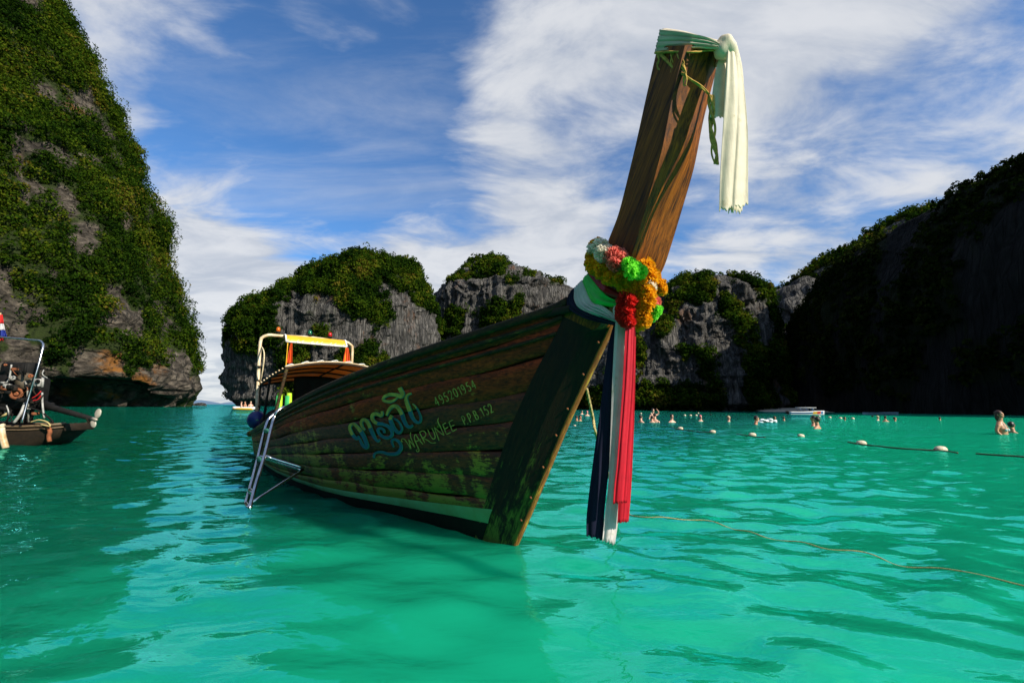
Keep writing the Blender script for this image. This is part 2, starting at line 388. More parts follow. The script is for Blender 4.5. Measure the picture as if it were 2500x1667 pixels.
def water_mat():
    m, nt, out = new_mat('sea_water')
    g = N(nt, 'ShaderNodeNewGeometry'); pos = g.outputs['Position']
    s = N(nt, 'ShaderNodeSeparateXYZ'); L(nt, pos, s.inputs[0])
    # depth of the bottom: pale sand near the beach behind the viewer, deeper and greener further out
    big = N(nt, 'ShaderNodeTexNoise', i_Scale=.22, i_Detail=4., i_Roughness=.55); L(nt, pos, big.inputs['Vector'])
    dep = math_n(nt, 'ADD', math_n(nt, 'ADD', math_n(nt, 'MULTIPLY', s.outputs[1], .62), math_n(nt, 'MULTIPLY', s.outputs[0], -.85)), math_n(nt, 'MULTIPLY', math_n(nt, 'SUBTRACT', big.outputs[0], .5), 5.))
    f = mapr(nt, dep, -.5, 14.)
    body = ramp(nt, f, [(0., WB[0]), (.38, WB[1]), (1., WB[2])])
    farf = mapr(nt, s.outputs[1], 30., 260.)
    body = mixc(nt, farf, body, WB[3])
    d = N(nt, 'ShaderNodeSubsurfaceScattering', falloff='BURLEY', i_Scale=.75); d.inputs['Radius'].default_value = (.25, 1., .85); L(nt, body, d.inputs[0])
    gl = N(nt, 'ShaderNodeBsdfGlossy', i_Roughness=.0); gl.inputs[0].default_value = WGLOSS+(1,)
    fr = N(nt, 'ShaderNodeFresnel', i_IOR=1.34)
    # ripples
    mpn = N(nt, 'ShaderNodeMapping'); mpn.inputs['Rotation'].default_value = (0, 0, math.radians(-8)); mpn.inputs['Scale'].default_value = (.55, 1.0, 1); L(nt, pos, mpn.inputs[0])
    a = N(nt, 'ShaderNodeTexNoise', i_Scale=1.7, i_Detail=3.5, i_Roughness=.5, i_Distortion=.5); L(nt, mpn.outputs[0], a.inputs['Vector'])
    b = N(nt, 'ShaderNodeTexNoise', i_Scale=.35, i_Detail=4., i_Roughness=.55, i_Distortion=.4); L(nt, mpn.outputs[0], b.inputs['Vector'])
    b1 = N(nt, 'ShaderNodeBump', i_Strength=1.); L(nt, mapr(nt, s.outputs[1], 6., 40., .035, .16), b1.inputs['Distance']); L(nt, a.outputs[0], b1.inputs['Height'])
    c_ = N(nt, 'ShaderNodeTexNoise', i_Scale=6.5, i_Detail=3., i_Roughness=.5, i_Distortion=.6); L(nt, mpn.outputs[0], c_.inputs['Vector'])
    b0 = N(nt, 'ShaderNodeBump', i_Strength=1., i_Distance=.006); L(nt, c_.outputs[0], b0.inputs['Height']); L(nt, b0.outputs[0], b1.inputs['Normal'])
    b2 = N(nt, 'ShaderNodeBump', i_Strength=1.); L(nt, b.outputs[0], b2.inputs['Height']); L(nt, b1.outputs[0], b2.inputs['Normal'])
    L(nt, mapr(nt, s.outputs[1], 8., 40., 0.05, .55), b2.inputs['Distance'])
    for n_ in (gl, fr): L(nt, b2.outputs[0], n_.inputs['Normal'])
    fac = math_n(nt, 'MINIMUM', math_n(nt, 'MULTIPLY', fr.outputs[0], 2.0), WMAX)
    mx = N(nt, 'ShaderNodeMixShader'); L(nt, fac, mx.inputs[0]); L(nt, d.outputs[0], mx.inputs[1]); L(nt, gl.outputs[0], mx.inputs[2])
    L(nt, mx.outputs[0], out.inputs[0]); return m
WB = [(.006, .345, .178), (.004, .152, .088), (.0015, .080, .043), (.0015, .088, .062)]
WGLOSS = (.16, .90, .95); WMAX = .50

M_WATER = water_mat()
M_ROCK_L = rock_mat('limestone_banded', horiz=True, vsc=.30, light=(0.1920, 0.1600, 0.1240), dark=(0.0400, 0.0336, 0.0272), orange=(0.3360, 0.1360, 0.0240), orange_amt=.8)
M_ROCK_C = rock_mat('limestone_grey', light=(0.1720, 0.1600, 0.1440), dark=(0.0360, 0.0352, 0.0336), orange=(0.1920, 0.0880, 0.0400), orange_amt=.5)
M_ROCK_SHADE = rock_mat('limestone_shaded', light=(0.0165, 0.0158, 0.0150), dark=(0.0053, 0.0053, 0.0053), orange=(0.0450, 0.0300, 0.0150), orange_amt=.3, ground=(0.0090, 0.0135, 0.0037))  # shaded copy of the limestone, deep shade put into its colour
GREEN = [(0., (0.0049, 0.0148, 0.0025)), (.35, (0.0164, 0.0394, 0.0033)), (.65, (0.0410, 0.0722, 0.0049)), (.88, (0.0820, 0.1000, 0.0074)), (1., (0.1148, 0.0861, 0.0131))]
M_LEAF = leaf_mat('cliff_foliage', GREEN)
M_LEAF_SHADE = leaf_mat('headland_foliage_shaded', [(0., (0.0045, 0.0097, 0.0023)), (.6, (0.0135, 0.0225, 0.0037)), (1., (0.0263, 0.0315, 0.0060))], .1)  # leaf colours darkened to carry the headland's shade
BOATAX = (.30, 2.4, 2.4)
M_PLANK = wood_mat('weathered_plank', (0.2398, 0.0508, 0.0098), (0.0212, 0.0063, 0.0021), patch=(0.4654, 0.3103, 0.0353), patch_lo=.488, patch_hi=.555, axis=BOATAX, green=(0.1481, 0.1904, 0.0198), rough=.55, spec=.3)
M_PLANK_T = wood_mat('brown_plank', (0.4995, 0.0719, 0.0121), (0.0492, 0.0091, 0.0023), patch=(0.3330, 0.2119, 0.0378), patch_lo=.56, patch_hi=.64, axis=BOATAX, gz0=2.2, gz1=.4)
M_RAIL = wood_mat('mossy_rail', (0.0748, 0.0374, 0.0122), (0.0109, 0.0068, 0.0027), patch=(0.1632, 0.1496, 0.0204), patch_lo=.50, patch_hi=.62, axis=BOATAX, gz0=2.4, gz1=.2)
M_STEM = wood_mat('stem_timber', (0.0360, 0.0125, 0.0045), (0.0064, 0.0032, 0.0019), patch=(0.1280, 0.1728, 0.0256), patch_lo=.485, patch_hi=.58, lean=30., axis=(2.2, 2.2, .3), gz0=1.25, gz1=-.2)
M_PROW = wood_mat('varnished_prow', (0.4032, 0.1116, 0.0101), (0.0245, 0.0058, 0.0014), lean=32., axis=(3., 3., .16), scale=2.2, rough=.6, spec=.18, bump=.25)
M_PROWEDGE = wood_mat('prow_edge_paint', (.38, .14, .028), (.12, .04, .010), patch=(.50, .33, .04), patch_lo=.60, patch_hi=.68, lean=31., axis=(3., 3., .35), scale=3., gz0=3.2, gz1=1.6, rough=.55)
M_DARKW = wood_mat('dark_inner_wood', (0.0375, 0.0225, 0.0112), (0.0090, 0.0060, 0.0037), axis=BOATAX)
M_STRIPE = simple('boot_stripe_paint', (.12, .40, .19), var=.45, scale=3., rough=.6, dark=(.13, .27, .08))
M_BOTTOM = simple('antifouling', (.007, .010, .006), var=.6, scale=4., rough=.7, spec=.12)
M_STEEL = simple('steel', (.62, .62, .60), rough=.22, metal=1., var=.25, scale=14., bump=.03)
M_GREENTREAD = simple('green_tread', (.05, .22, .14), var=.3)
M_PIPE = simple('aged_white_pipe', (.62, .52, .36), var=.35, scale=5., rough=.45, dark=(.40, .24, .08))
M_PIPEW = simple('white_pipe', (.75, .74, .70), var=.15, rough=.4)
M_YEL = simple('yellow_vinyl', (.80, .46, .02), var=.12, rough=.4, scale=5., bump=.1, trans=.15)
M_ORANGE_CLOTH = cloth_mat('orange_cloth', (.85, .10, .015), trans=.3)
M_CANOPY = simple('canopy_tarpaulin', (.52, .23, .055), var=.35, scale=2.5, rough=.7, trans=.45, bump=.1)
M_ROPE = simple('pale_rope', (.62, .52, .32), var=.4, scale=40., rough=.9)
M_ROPEY = simple('yellow_rope', (.46, .36, .15), var=.45, scale=60., rough=.9)
M_STRAW = simple('straw', (.55, .33, .07), var=.5, scale=40., rough=.9)
M_BLUEBALL = simple('blue_fender', (.012, .03, .16), var=.3, rough=.35)
M_BLACK = simple('black_iron', (.010, .009, .008), var=.5, rough=.7, spec=.15)
M_RUST = simple('rust', (.22, .07, .025), var=.5, scale=12., rough=.85)
M_VEST = simple('vest_yellow', (.45, .75, .03), var=.2, rough=.5)
M_VESTG = simple('vest_tape', (.05, .45, .12), var=.2)
M_RED = simple('red_paint', (.55, .02, .02), var=.15, rough=.3)
M_LAMPO = simple('amber_lens', (.70, .16, .01), var=.1, rough=.15, trans=.3)
M_LAMPG = simple('green_lens', (.01, .16, .08), var=.1, rough=.15, trans=.3)
M_LAMPR = simple('red_lens', (.55, .01, .015), var=.1, rough=.15, trans=.3)
M_LETY = simple('lettering_yellow', (.50, .42, .08), var=.2, scale=14., dark=(.24, .19, .04), rough=.7)
M_LETB = simple('lettering_blue', (.02, .13, .20), var=.3, scale=9., rough=.7)
M_LETG = simple('lettering_teal', (.05, .27, .19), var=.3, scale=9., rough=.7)
M_WHITE = cloth_mat('white_cloth', (.88, .76, .58), trans=.22, dirt=(.52, .42, .22))
M_WHITER = cloth_mat('white_ribbon', (.86, .76, .74), trans=.3, dirt=(.45, .44, .30))
M_REDR = cloth_mat('red_ribbon', (.72, .015, .035), trans=.25, rough=.45)
M_REDS = cloth_mat('red_satin', (.50, .01, .008), trans=.08, rough=.3)
M_GREENS = cloth_mat('green_satin', (.05, .68, .10), trans=.2, rough=.3)
M_NAVY = cloth_mat('navy_ribbon', (.004, .005, .024), trans=.01, rough=.9)
M_FY = simple('yellow_petal', (.95, .47, .012), var=.2, scale=30., trans=.5, rough=.7)
M_FW = simple('white_petal', (.92, .84, .70), var=.1, scale=30., trans=.5, rough=.7)
M_FP = simple('pink_petal', (.98, .26, .20), var=.2, scale=30., trans=.5, rough=.7)
M_FG = simple('green_petal', (.32, .90, .08), var=.2, scale=30., trans=.5, rough=.7)
M_FR = simple('red_petal', (.85, .04, .03), var=.25, scale=30., trans=.45, rough=.7)
M_SKIN = simple('skin_tan', (.50, .25, .14), var=.15, rough=.5, trans=0.)
M_SKIN2 = simple('skin_fair', (.62, .36, .25), var=.12, rough=.5)
M_HAIR = simple('dark_hair', (.018, .012, .009), var=.4, scale=40., rough=.5)
M_HAIRB = simple('brown_hair', (.055, .020, .009), var=.4, scale=40., rough=.5)
M_HAIRF = simple('blond_hair', (.52, .42, .24), var=.3, scale=40., rough=.6)
M_CAPP = simple('pink_cap', (.75, .12, .22), var=.15)
M_BIKINI = simple('teal_bikini', (.03, .25, .25), var=.6, scale=60., dark=(.6, .6, .55))
M_BUOY = simple('buoy_white', (.66, .58, .44), var=.35, scale=9., dark=(.34, .20, .08), rough=.5)
M_LINE = simple('dark_line', (.07, .055, .03), var=.4, rough=.9)
M_FOAM = simple('foam', (.82, .86, .86), var=.1, scale=20., rough=.9)
M_SAND = simple('beach_sand', (.60, .52, .38), var=.2, scale=.6, rough=.95)
M_BWHITE = simple('white_gelcoat', (.75, .76, .78), var=.1, rough=.3)
M_BBLUE = simple('blue_gelcoat', (.03, .14, .35), var=.2, rough=.3)
M_BRED = simple('red_gelcoat', (.60, .04, .02), var=.2, rough=.3)
M_BYEL = simple('yellow_gelcoat', (.75, .42, .03), var=.2, rough=.3)
M_GLASSD = simple('tinted_glass', (.02, .03, .04), var=.1, rough=.08, spec=.7)
M_FLAGB = cloth_mat('flag_blue', (.02, .04, .30)); M_FLAGW = cloth_mat('flag_white', (.75, .75, .75)); M_FLAGR = cloth_mat('flag_red', (.70, .03, .03))
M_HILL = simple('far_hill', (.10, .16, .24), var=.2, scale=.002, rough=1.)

# ------------------------------------------------------------------ sea
WAVES = []
_wr = np.random.default_rng(5)
for i in range(64):
    lam = .24*(9.5)**((i+.5)/64)
    th = math.radians(92)+_wr.normal()*.62
    slope = .0215*(1.40 if lam < .9 else .55)
    amp = slope*lam/(2*math.pi)
    WAVES.append((2*math.pi/lam*math.cos(th), 2*math.pi/lam*math.sin(th), amp, _wr.uniform(0, 6.28), lam))
def wave_z(X, Y, sp=None):
    X = np.asarray(X, float); Y = np.asarray(Y, float); Z = np.zeros(np.broadcast(X, Y).shape)
    wx = X+.35*np.sin(Y*.31+X*.17); wy = Y+.30*np.sin(X*.43-Y*.2+1.)
    for kx, ky, a, ph, lam in WAVES:
        q = np.sin(kx*wx+ky*wy+ph)
        if sp is None: Z += a*q
        else: Z += a*q*np.clip((lam/sp-2.)/3., 0, 1)
    gust = .75+.35*np.sin(X*.21+Y*.13)*np.sin(Y*.17-X*.09+.7)
    Z = Z*gust
    return Z
def graded(lo, hi, d0, c0, c1, g):
    xs = list(np.arange(c0, c1, d0)); d = d0; x = xs[-1]
    while x < hi: d *= g; x += d; xs.append(x)
    d = d0; x = c0
    while x > lo: d *= g; x -= d; xs.insert(0, x)
    return np.array(xs)
gx = graded(-9000, 9000, .065, -11., 12., 1.03)
gy = graded(-400, 9000, .065, .3, 20., 1.022)
GX, GY = np.meshgrid(gx, gy)
SPX = np.gradient(gx)[None, :]; SPY = np.gradient(gy)[:, None]
GZ = wave_z(GX, GY, np.maximum(SPX, SPY)+0*GX)
V, Fc = grid(np.stack([GX, GY, GZ], -1))
sea = mesh_obj('sea', V, Fc, M_WATER, loc=(0, 0, 0), fix=False)
tag(sea, 'turquoise sea with small ripples filling the bay', kind='structure')
_bed = np.array([[-9000, -400, -3.], [9000, -400, -3.], [9000, 9000, -3.], [-9000, 9000, -3.]])

# ------------------------------------------------------------------ limestone cliffs
def add_attr(me, name, vals):
    a = me.attributes.new(name, 'FLOAT', 'POINT'); a.data.foreach_set('value', np.asarray(vals, np.float32))
def karst(name, label, Y, prof, cpx, hd, nl, na, mat, seed, amp, flute, vegf, post=None, front=(-200, 20)):
    """rock mass: horizontal sections whose left and right limits follow `prof` = [(py, pxl, pxr)] at distance Y"""
    prof = sorted(prof, key=lambda p: -p[0])
    py = np.array([p[0] for p in prof], float); pl = np.array([p[1] for p in prof], float); pr = np.array([p[2] for p in prof], float)
    cx = atY(cpx, 990, Y)[0]
    zs = np.array([atY((a+b)/2, p, Y)[2] for p, a, b in zip(py, pl, pr)]); zs[0] = -2.
    bl = np.array([atY(a, p, Y)[0]/Y for p, a in zip(py, pl)]); br = np.array([atY(a, p, Y)[0]/Y for p, a in zip(py, pr)])
    t = np.linspace(0, 1, nl); t = np.where(t < .12, t*.6, .072+(t-.12)/.88*.928)
    zl = zs[0]+(zs[-1]-zs[0])*t
    a = np.radians(np.r_[np.linspace(front[0], front[1], na), np.linspace(front[1]+12, front[0]+348, 22)])
    ca, sa = np.cos(a), np.sin(a); ex = .8
    ca2 = np.sign(ca)*np.abs(ca)**ex; sa2 = np.sign(sa)*np.abs(sa)**ex
    rows = []
    for z in zl:
        L_ = np.interp(z, zs, bl); R_ = np.interp(z, zs, br)
        mid = (L_+R_)/2; c = mid*Y
        wid = (R_-L_)/2*Y
        w0 = (np.interp(zs[0], zs, br)-np.interp(zs[0], zs, bl))/2*Y
        h_ = hd*min(1., .12+.95*(wid/w0)**.8)
        def solve(sgn, target):
            lo, hi = 0., max(wid, 1)*3
            mk = (ca*sgn) > -1e-6
            for _ in range(28):
                m = (lo+hi)/2; val = (c+m*ca2[mk])/(Y+h_*sa2[mk])
                e = val.max() if sgn > 0 else val.min()
                if (e < target) == (sgn > 0): lo = m
                else: hi = m
            return (lo+hi)/2
        wr, wl = solve(1, R_), solve(-1, L_)
        w = np.where(ca > 0, wr, wl)
        rows.append(np.stack([c+w*ca2, Y+h_*sa2, np.full(len(a), z)], 1))
    P = np.array(rows)                                   # nl, na', 3
    C_ = P.mean(1, keepdims=True)
    n = P-C_; n[..., 2] = 0; n /= np.linalg.norm(n, axis=2, keepdims=True)+1e-6
    Q = P.reshape(-1, 3); nn = n.reshape(-1, 3)
    hrel = ((Q[:, 2]-zs[0])/(zs[-1]-zs[0]))
    sc = hd/45.
    veg = vegf(Q, hrel, nn)
    big = fbm(Q*np.array([1, 1, .7])/(38*sc), 4, seed)
    mid_ = ridge(Q*np.array([1, 1, .45])/(13*sc), 4, seed+20)
    fl = ridge(Q*np.array([1, 1, .10])/(4.6*sc), 4, seed+40)
    ledge = fbm(Q*np.array([.12, .12, 1.])/(5.*sc), 3, seed+60)
    rk = 1-np.clip(veg, 0, 1)
    fine = fbm(Q*np.array([1, 1, .35])/(2.2*sc), 4, seed+50)
    tree = ridge(Q/(5.2*sc), 3, seed+90)*np.clip(veg, 0, 1)
    d = .70*amp*tree+amp*(.95*big+.75*mid_)+flute*(.25+.75*rk)*(.8*(fl-.2)+.35*fine)+flute*.35*ledge
    taper = sstep(hrel, 1.0, .9)*.85+.15
    Q2 = Q+nn*(d*taper)[:, None]
    Q2[:, 2] += (amp*.8*fbm(Q/(11*sc), 4, seed+80)*sstep(hrel, .12, .5))
    if post is not None: Q2 = post(Q2, Q)
    P2 = Q2.reshape(P.shape)
    # close ring and the top
    V, Fc = grid(np.concatenate([P2, P2[:, :1]], 1))
    top = P2[-1].mean(0)+np.array([0, 0, .8*sc]); V = np.vstack([V, top])
    k = P2.shape[1]+1; base = (nl-1)*k
    T = np.array([[base+i, base+i+1, len(V)-1, len(V)-1] for i in range(k-1)])
    Fl = [tuple(f) for f in Fc]+[tuple(f[:3]) for f in T]
    o = mesh_obj(name, V, Fl, mat, loc=(cx, Y, 0), fix=False)
    import bmesh
    vg = np.concatenate([veg.reshape(P.shape[:2]), veg.reshape(P.shape[:2])[:, :1]], 1).ravel(); vg = np.r_[vg, 1.]
    add_attr(o.data, 'veg', vg)
    tag(o, label, kind='structure')
    return o, V, Fc, vg
def scatter(name, label, V, Fc, vg, n, rmin, rmax, ntri, leaf, mat, seed, vis=True, zmin=1.5, thr=.35, drop=.25):
    r = np.random.default_rng(seed)
    A, B_, C_, D = (V[Fc[:, i]] for i in range(4))
    nr = np.cross(C_-A, D-B_); ar = np.linalg.norm(nr, axis=1)*.5+1e-9; nr = nr/(2*ar[:, None])
    cen = (A+B_+C_+D)/4
    out = cen-np.array([V[:, 0].mean(), V[:, 1].mean(), cen[:, 2].mean()]); flip = (nr*out).sum(1) < 0; nr[flip] *= -1
    vf = vg[Fc].mean(1)
    w = ar*sstep(vf, thr, thr+.35)*(cen[:, 2] > zmin)
    if vis:
        tov = CAM-cen; tov /= np.linalg.norm(tov, axis=1)[:, None]
        w = w*sstep((nr*tov).sum(1), -.35, .05)
    pick = r.choice(len(Fc), n, p=w/w.sum())
    uu = r.random((n, 1)); vv = r.random((n, 1))
    pos = (A[pick]*(1-uu)+B_[pick]*uu)*(1-vv)+(D[pick]*(1-uu)+C_[pick]*uu)*vv
    nb = nr[pick]*.6+np.array([0, 0, .75]); nb /= np.linalg.norm(nb, axis=1)[:, None]
    rad = rmin+(rmax-rmin)*r.random(n)**3.4
    tint = np.clip(.44+.46*fbm(pos/ (rmax*3.6), 4, seed)+.17*r.normal(size=n), 0, 1)
    hang = r.random(n) < .25
    # leaf clusters on the upper shell of each bush, a third inside it
    dirs = r.normal(size=(n, ntri, 3)); dirs /= np.linalg.norm(dirs, axis=2)[..., None]
    dirs += nb[:, None]*.55; dirs /= np.linalg.norm(dirs, axis=2)[..., None]
    lob = .75+.45*r.random((n, ntri, 1))**.5; rad3 = rad[:, None, None]
    cpos = pos[:, None]+nb[:, None]*rad3*.55+dirs*(rad3*lob*np.where(hang[:, None, None], np.array([.8, .8, 1.5]), np.array([1, 1, .75])))
    fn = dirs+.6*r.normal(size=dirs.shape); fn /= np.linalg.norm(fn, axis=2)[..., None]
    t1 = np.cross(fn, r.normal(size=fn.shape)); t1 /= np.linalg.norm(t1, axis=2)[..., None]; t2 = np.cross(fn, t1)
    s = (leaf*(.55+.85*(rad/rmax)[:, None]**.6+.5*r.random((n, ntri))))[..., None]
    tri = np.stack([cpos+t1*s, cpos-t1*s*.55+t2*s*.8, cpos-t1*s*.55-t2*s*.8], 2)   # n,ntri,3,3
    VV = tri.reshape(-1, 3); FF = np.arange(len(VV)).reshape(-1, 3)
    o = mesh_obj(name, VV, FF, mat, loc=tuple(V.mean(0)), fix=False, smooth=False)
    tt = np.repeat(np.clip(tint[:, None]+.10*r.normal(size=(n, ntri)), 0, 1), 3, 1).reshape(-1)
    add_attr(o.data, 'tint', tt)
    tag(o, label, kind='stuff')
    return o

# left cliff with an undercut sea cave
def veg_left(Q, h, n):
    px = 1250+1111*Q[:, 0]/Q[:, 1]
    v = .96+1.25*fbm(Q*np.array([1, 1, .4])/7., 5, 3)
    v -= 1.15*sstep(Q[:, 2]+5*fbm(Q/9., 3, 77), 22, 8)
    W = Q+4.5*np.stack([fbm(Q/8., 3, 78), 0*Q[:, 0], fbm(Q/8., 3, 79)], 1)
    pz = 1250+1111*W[:, 0]/W[:, 1]
    for cpx_, cz, rx, rz in ((150, 58, 38, 8), (235, 32, 32, 9), (75, 30, 75, 7), (70, 122, 40, 10), (45, 92, 48, 9), (240, 78, 12, 9), (330, 27, 22, 8), (410, 16, 40, 7), (205, 108, 12, 8), (265, 96, 10, 9)):
        d2 = ((pz-cpx_)/rx)**2+((W[:, 2]-cz)/rz)**2
        v -= .95*np.exp(-d2**1.3)*(Q[:, 1] < 185)
    return np.clip(v, 0, 1)
YL = 165.
def post_left(Q2, Q):
    px = 1250+1111*Q[:, 0]/Q[:, 1]
    roofpy = np.interp(px, [-200, 0, 100, 300, 365, 385, 430, 500], [912, 916, 924, 928, 940, 962, 974, 980])
    roof = 1.15+(985-roofpy)/1111*Q[:, 1]+.8*fbm(Q*np.array([1, 1, 0])/6., 3, 5)
    fz = sstep(Q2[:, 2], roof+.35, roof-.25)*(Q[:, 1] < YL+30)
    dep = np.interp(px, [-200, 300, 370, 440, 500], [26, 26, 18, 5, 3])
    Q2[:, 1] += fz*dep
    lip = np.exp(-((Q2[:, 2]-roof-2.2)/2.0)**2)*(Q[:, 1] < YL)
    Q2[:, 1] -= lip*1.8
    # protruding toe on the seaward corner
    toe = np.exp(-((Q2[:, 2]-7.5)/4.)**2)*sstep(px, 420, 480)
    Q2[:, 0] += toe*2.0
    return Q2
o, V, Fc, vg = karst('left_cliff', 'tall cliff on the left, mostly overgrown, with a dark sea cave along its foot', YL,
    [(986, -700, 455), (978, -700, 462), (962, -700, 474), (940, -700, 484), (905, -700, 488), (860, -700, 482), (800, -700, 464), (740, -690, 448), (660, -680, 424), (600, -670, 400), (520, -660, 390),
     (450, -650, 378), (400, -640, 362), (350, -630, 332), (290, -620, 318), (210, -600, 292), (130, -590, 276), (60, -570, 252), (0, -560, 232), (-150, -520, 185), (-300, -480, 110), (-400, -420, 10), (-450, -360, -80)],
    -120, 55, 270, 250, M_ROCK_L, 31, 4.6, 2.8, veg_left, post_left, front=(-185, 45))
scatter('cliff_vegetation', 'dense jungle covering the tall left cliff', V, Fc, vg, 17000, .6, 4.2, 46, .30, M_LEAF, 101, zmin=9., thr=.42)

def veg_A(Q, h, n):
    v = .40+1.15*fbm(Q*np.array([1, 1, .7])/22., 5, 8)-.10+.85*(sstep(h, .42, .80))-.35*sstep(h, .30, .05)
    for cx_, cz, rx, rz, a_ in ((-40, 55, 17, 26, -1.2), (-120, 110, 16, 11, -.5), (-95, 60, 14, 16, -.6), (-190, 80, 8, 18, -.6), (-60, 34, 40, 7, .8), (-215, 25, 25, 22, -.5)):
        v += a_*np.exp(-(((Q[:, 0]-cx_)/rx)**2+((Q[:, 2]-cz)/rz)**2)**1.3)
    return np.clip(v, 0, 1)
def notch(z0, d_):
    def f(Q2, Q):
        k = sstep(Q2[:, 2], z0, z0*.3); ctr = Q[:, :2].mean(0); w = Q2[:, :2]-ctr
        Q2[:, :2] -= w/np.linalg.norm(w, axis=1)[:, None]*(k*d_)[:, None]
        return Q2
    return f
o, V, Fc, vg = karst('center_cliff', 'rounded green topped limestone island behind the boat canopy', 430.,
    [(988, 578, 1052), (950, 567, 1050), (900, 563, 1049), (850, 563, 1048), (820, 570, 1047), (800, 588, 1046), (765, 628, 1045), (745, 682, 1042), (718, 724, 1031), (695, 760, 1017), (672, 796, 1000), (656, 834, 982), (646, 880, 960), (641, 908, 943)], 800, 62, 190, 230, M_ROCK_C, 41, 7.5, 6.0, veg_A, notch(6, 5.), front=(-200, 20))
scatter('island_vegetation', 'green forest over the rounded middle island', V, Fc, vg, 11000, 1.3, 4.4, 32, .62, M_LEAF, 102, zmin=6., thr=.33)
def veg_B(Q, h, n):
    v = .30+1.15*fbm(Q*np.array([1, 1, .8])/20., 5, 12)+.08*(sstep(h, .78, .95))+.55*np.exp(-((h-.45)/.12)**2)-.3*np.exp(-((h-.7)/.12)**2)
    return np.clip(v, 0, 1)
o, V, Fc, vg = karst('center_peak', 'grey fluted limestone peak between the green island and the bow post', 520.,
    [(990, 1040, 1440), (850, 1046, 1430), (780, 1050, 1416), (750, 1056, 1404), (720, 1072, 1388), (708, 1088, 1370), (696, 1116, 1340), (680, 1126, 1310), (668, 1128, 1275), (654, 1138, 1240), (645, 1155, 1218), (640, 1172, 1200)],
    1235, 60, 170, 220, M_ROCK_C, 51, 6.5, 7.0, veg_B, notch(6, 5.), front=(-200, 20))
scatter('peak_vegetation', 'bushes on the ledges of the grey fluted peak', V, Fc, vg, 6500, 1.3, 4.2, 32, .70, M_LEAF, 103, zmin=6., thr=.38)
def veg_R(Q, h, n):
    v = .30+1.2*fbm(Q*np.array([1, 1, .35])/8., 5, 17)+.75*sstep(h, .82, .96)+.25*sstep(h, .22, .08)
    return np.clip(v, 0, 1)
o, V, Fc, vg = karst('right_bluff', 'grey striated bluff right of the hanging ribbons', 265.,
    [(1003, 1375, 1915), (960, 1390, 1908), (900, 1425, 1895), (820, 1490, 1885), (798, 1540, 1878), (758, 1580, 1866), (733, 1605, 1856), (718, 1625, 1846), (706, 1645, 1836), (698, 1660, 1815), (694, 1680, 1780)],
    1650, 42, 190, 260, M_ROCK_C, 61, 4.2, 4.6, veg_R, notch(3.5, 3.), front=(-200, 20))
scatter('bluff_vegetation', 'bushes and vines on the grey striated bluff', V, Fc, vg, 8000, .7, 3.0, 34, .42, M_LEAF, 104, zmin=2., thr=.36)
def veg_C(Q, h, n):
    v = .34+1.1*fbm(Q*np.array([1, 1, .4])/13., 5, 23)+.45*sstep(h, .5, .8)
    return np.clip(v, 0, 1)
o, V, Fc, vg = karst('right_ridge', 'sunlit ridge climbing behind the shaded headland', 310.,
    [(1003, 1770, 3600), (900, 1800, 3590), (822, 1826, 3560), (762, 1846, 3500), (722, 1872, 3450), (672, 1956, 3400), (622, 2036, 3350), (562, 2136, 3300), (527, 2206, 3250), (512, 2285, 3200), (472, 2345, 3150), (442, 2440, 3100)],
    2600, 60, 170, 320, M_ROCK_C, 71, 4.6, 4.6, veg_C, notch(3.5, 3.), front=(-190, -20))
scatter('ridge_vegetation', 'forest on the sunlit ridge behind the shaded headland', V, Fc, vg, 6500, 1.0, 3.6, 34, .55, M_LEAF, 105, zmin=2., thr=.30)

# shaded headland on the right: ridge towards the viewer, outline follows a shadow edge
ys = np.linspace(305, -25, 300); tt = np.linspace(0, 1, 80)
hh = np.interp(ys[::-1], [-25, -5, 20, 60, 100, 151, 164, 183, 227, 270, 290, 305], [0, 20, 60, 80, 84, 82, 80.5, 79.5, 76, 48, 20, -2])[::-1]
PT = np.zeros((300, 80, 3))
for i, (y, h) in enumerate(zip(ys, hh)):
    q = max(h, 1)/85.
    xb, xc, xe = 170-27*q, 170, 170+75*q
    k = tt < .7
    f = np.clip(tt/.7, 0, 1)
    PT[i, :, 0] = np.where(k, xb+(xc-xb)*f**1.5, xc+(xe-xc)*((tt-.7)/.3))
    PT[i, :, 1] = y
    PT[i, :, 2] = np.where(k, -2+(h+2)*np.sin(f*math.pi/2)**.9, -2+(h+2)*(1-((tt-.7)/.3)**1.6))
Q = PT.reshape(-1, 3).copy()
dsp = 3.6*fbm(Q/26., 4, 90)+1.6*ridge(Q*np.array([1, 1, .3])/9., 4, 91)
Q[:, 0] -= dsp; Q[:, 2] += 1.5*fbm(Q/9., 4, 92)*sstep(Q[:, 2], 3, 20)
vgd = np.clip(.55+.9*fbm(Q*np.array([1, 1, .5])/22., 4, 93)-.5*sstep(Q[:, 2], 14, 2), 0, 1)
V, Fc = grid(Q.reshape(PT.shape))
o = mesh_obj('right_headland', V, Fc, M_ROCK_SHADE, loc=(170, 150, 0), fix=False); add_attr(o.data, 'veg', vgd)
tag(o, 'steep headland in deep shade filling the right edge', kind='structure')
scatter('headland_vegetation', 'dark forest on the shaded headland', V, Fc, vgd, 5200, 1.0, 2.7, 34, .45, M_LEAF_SHADE, 106, zmin=1.5, thr=.25, vis=False)

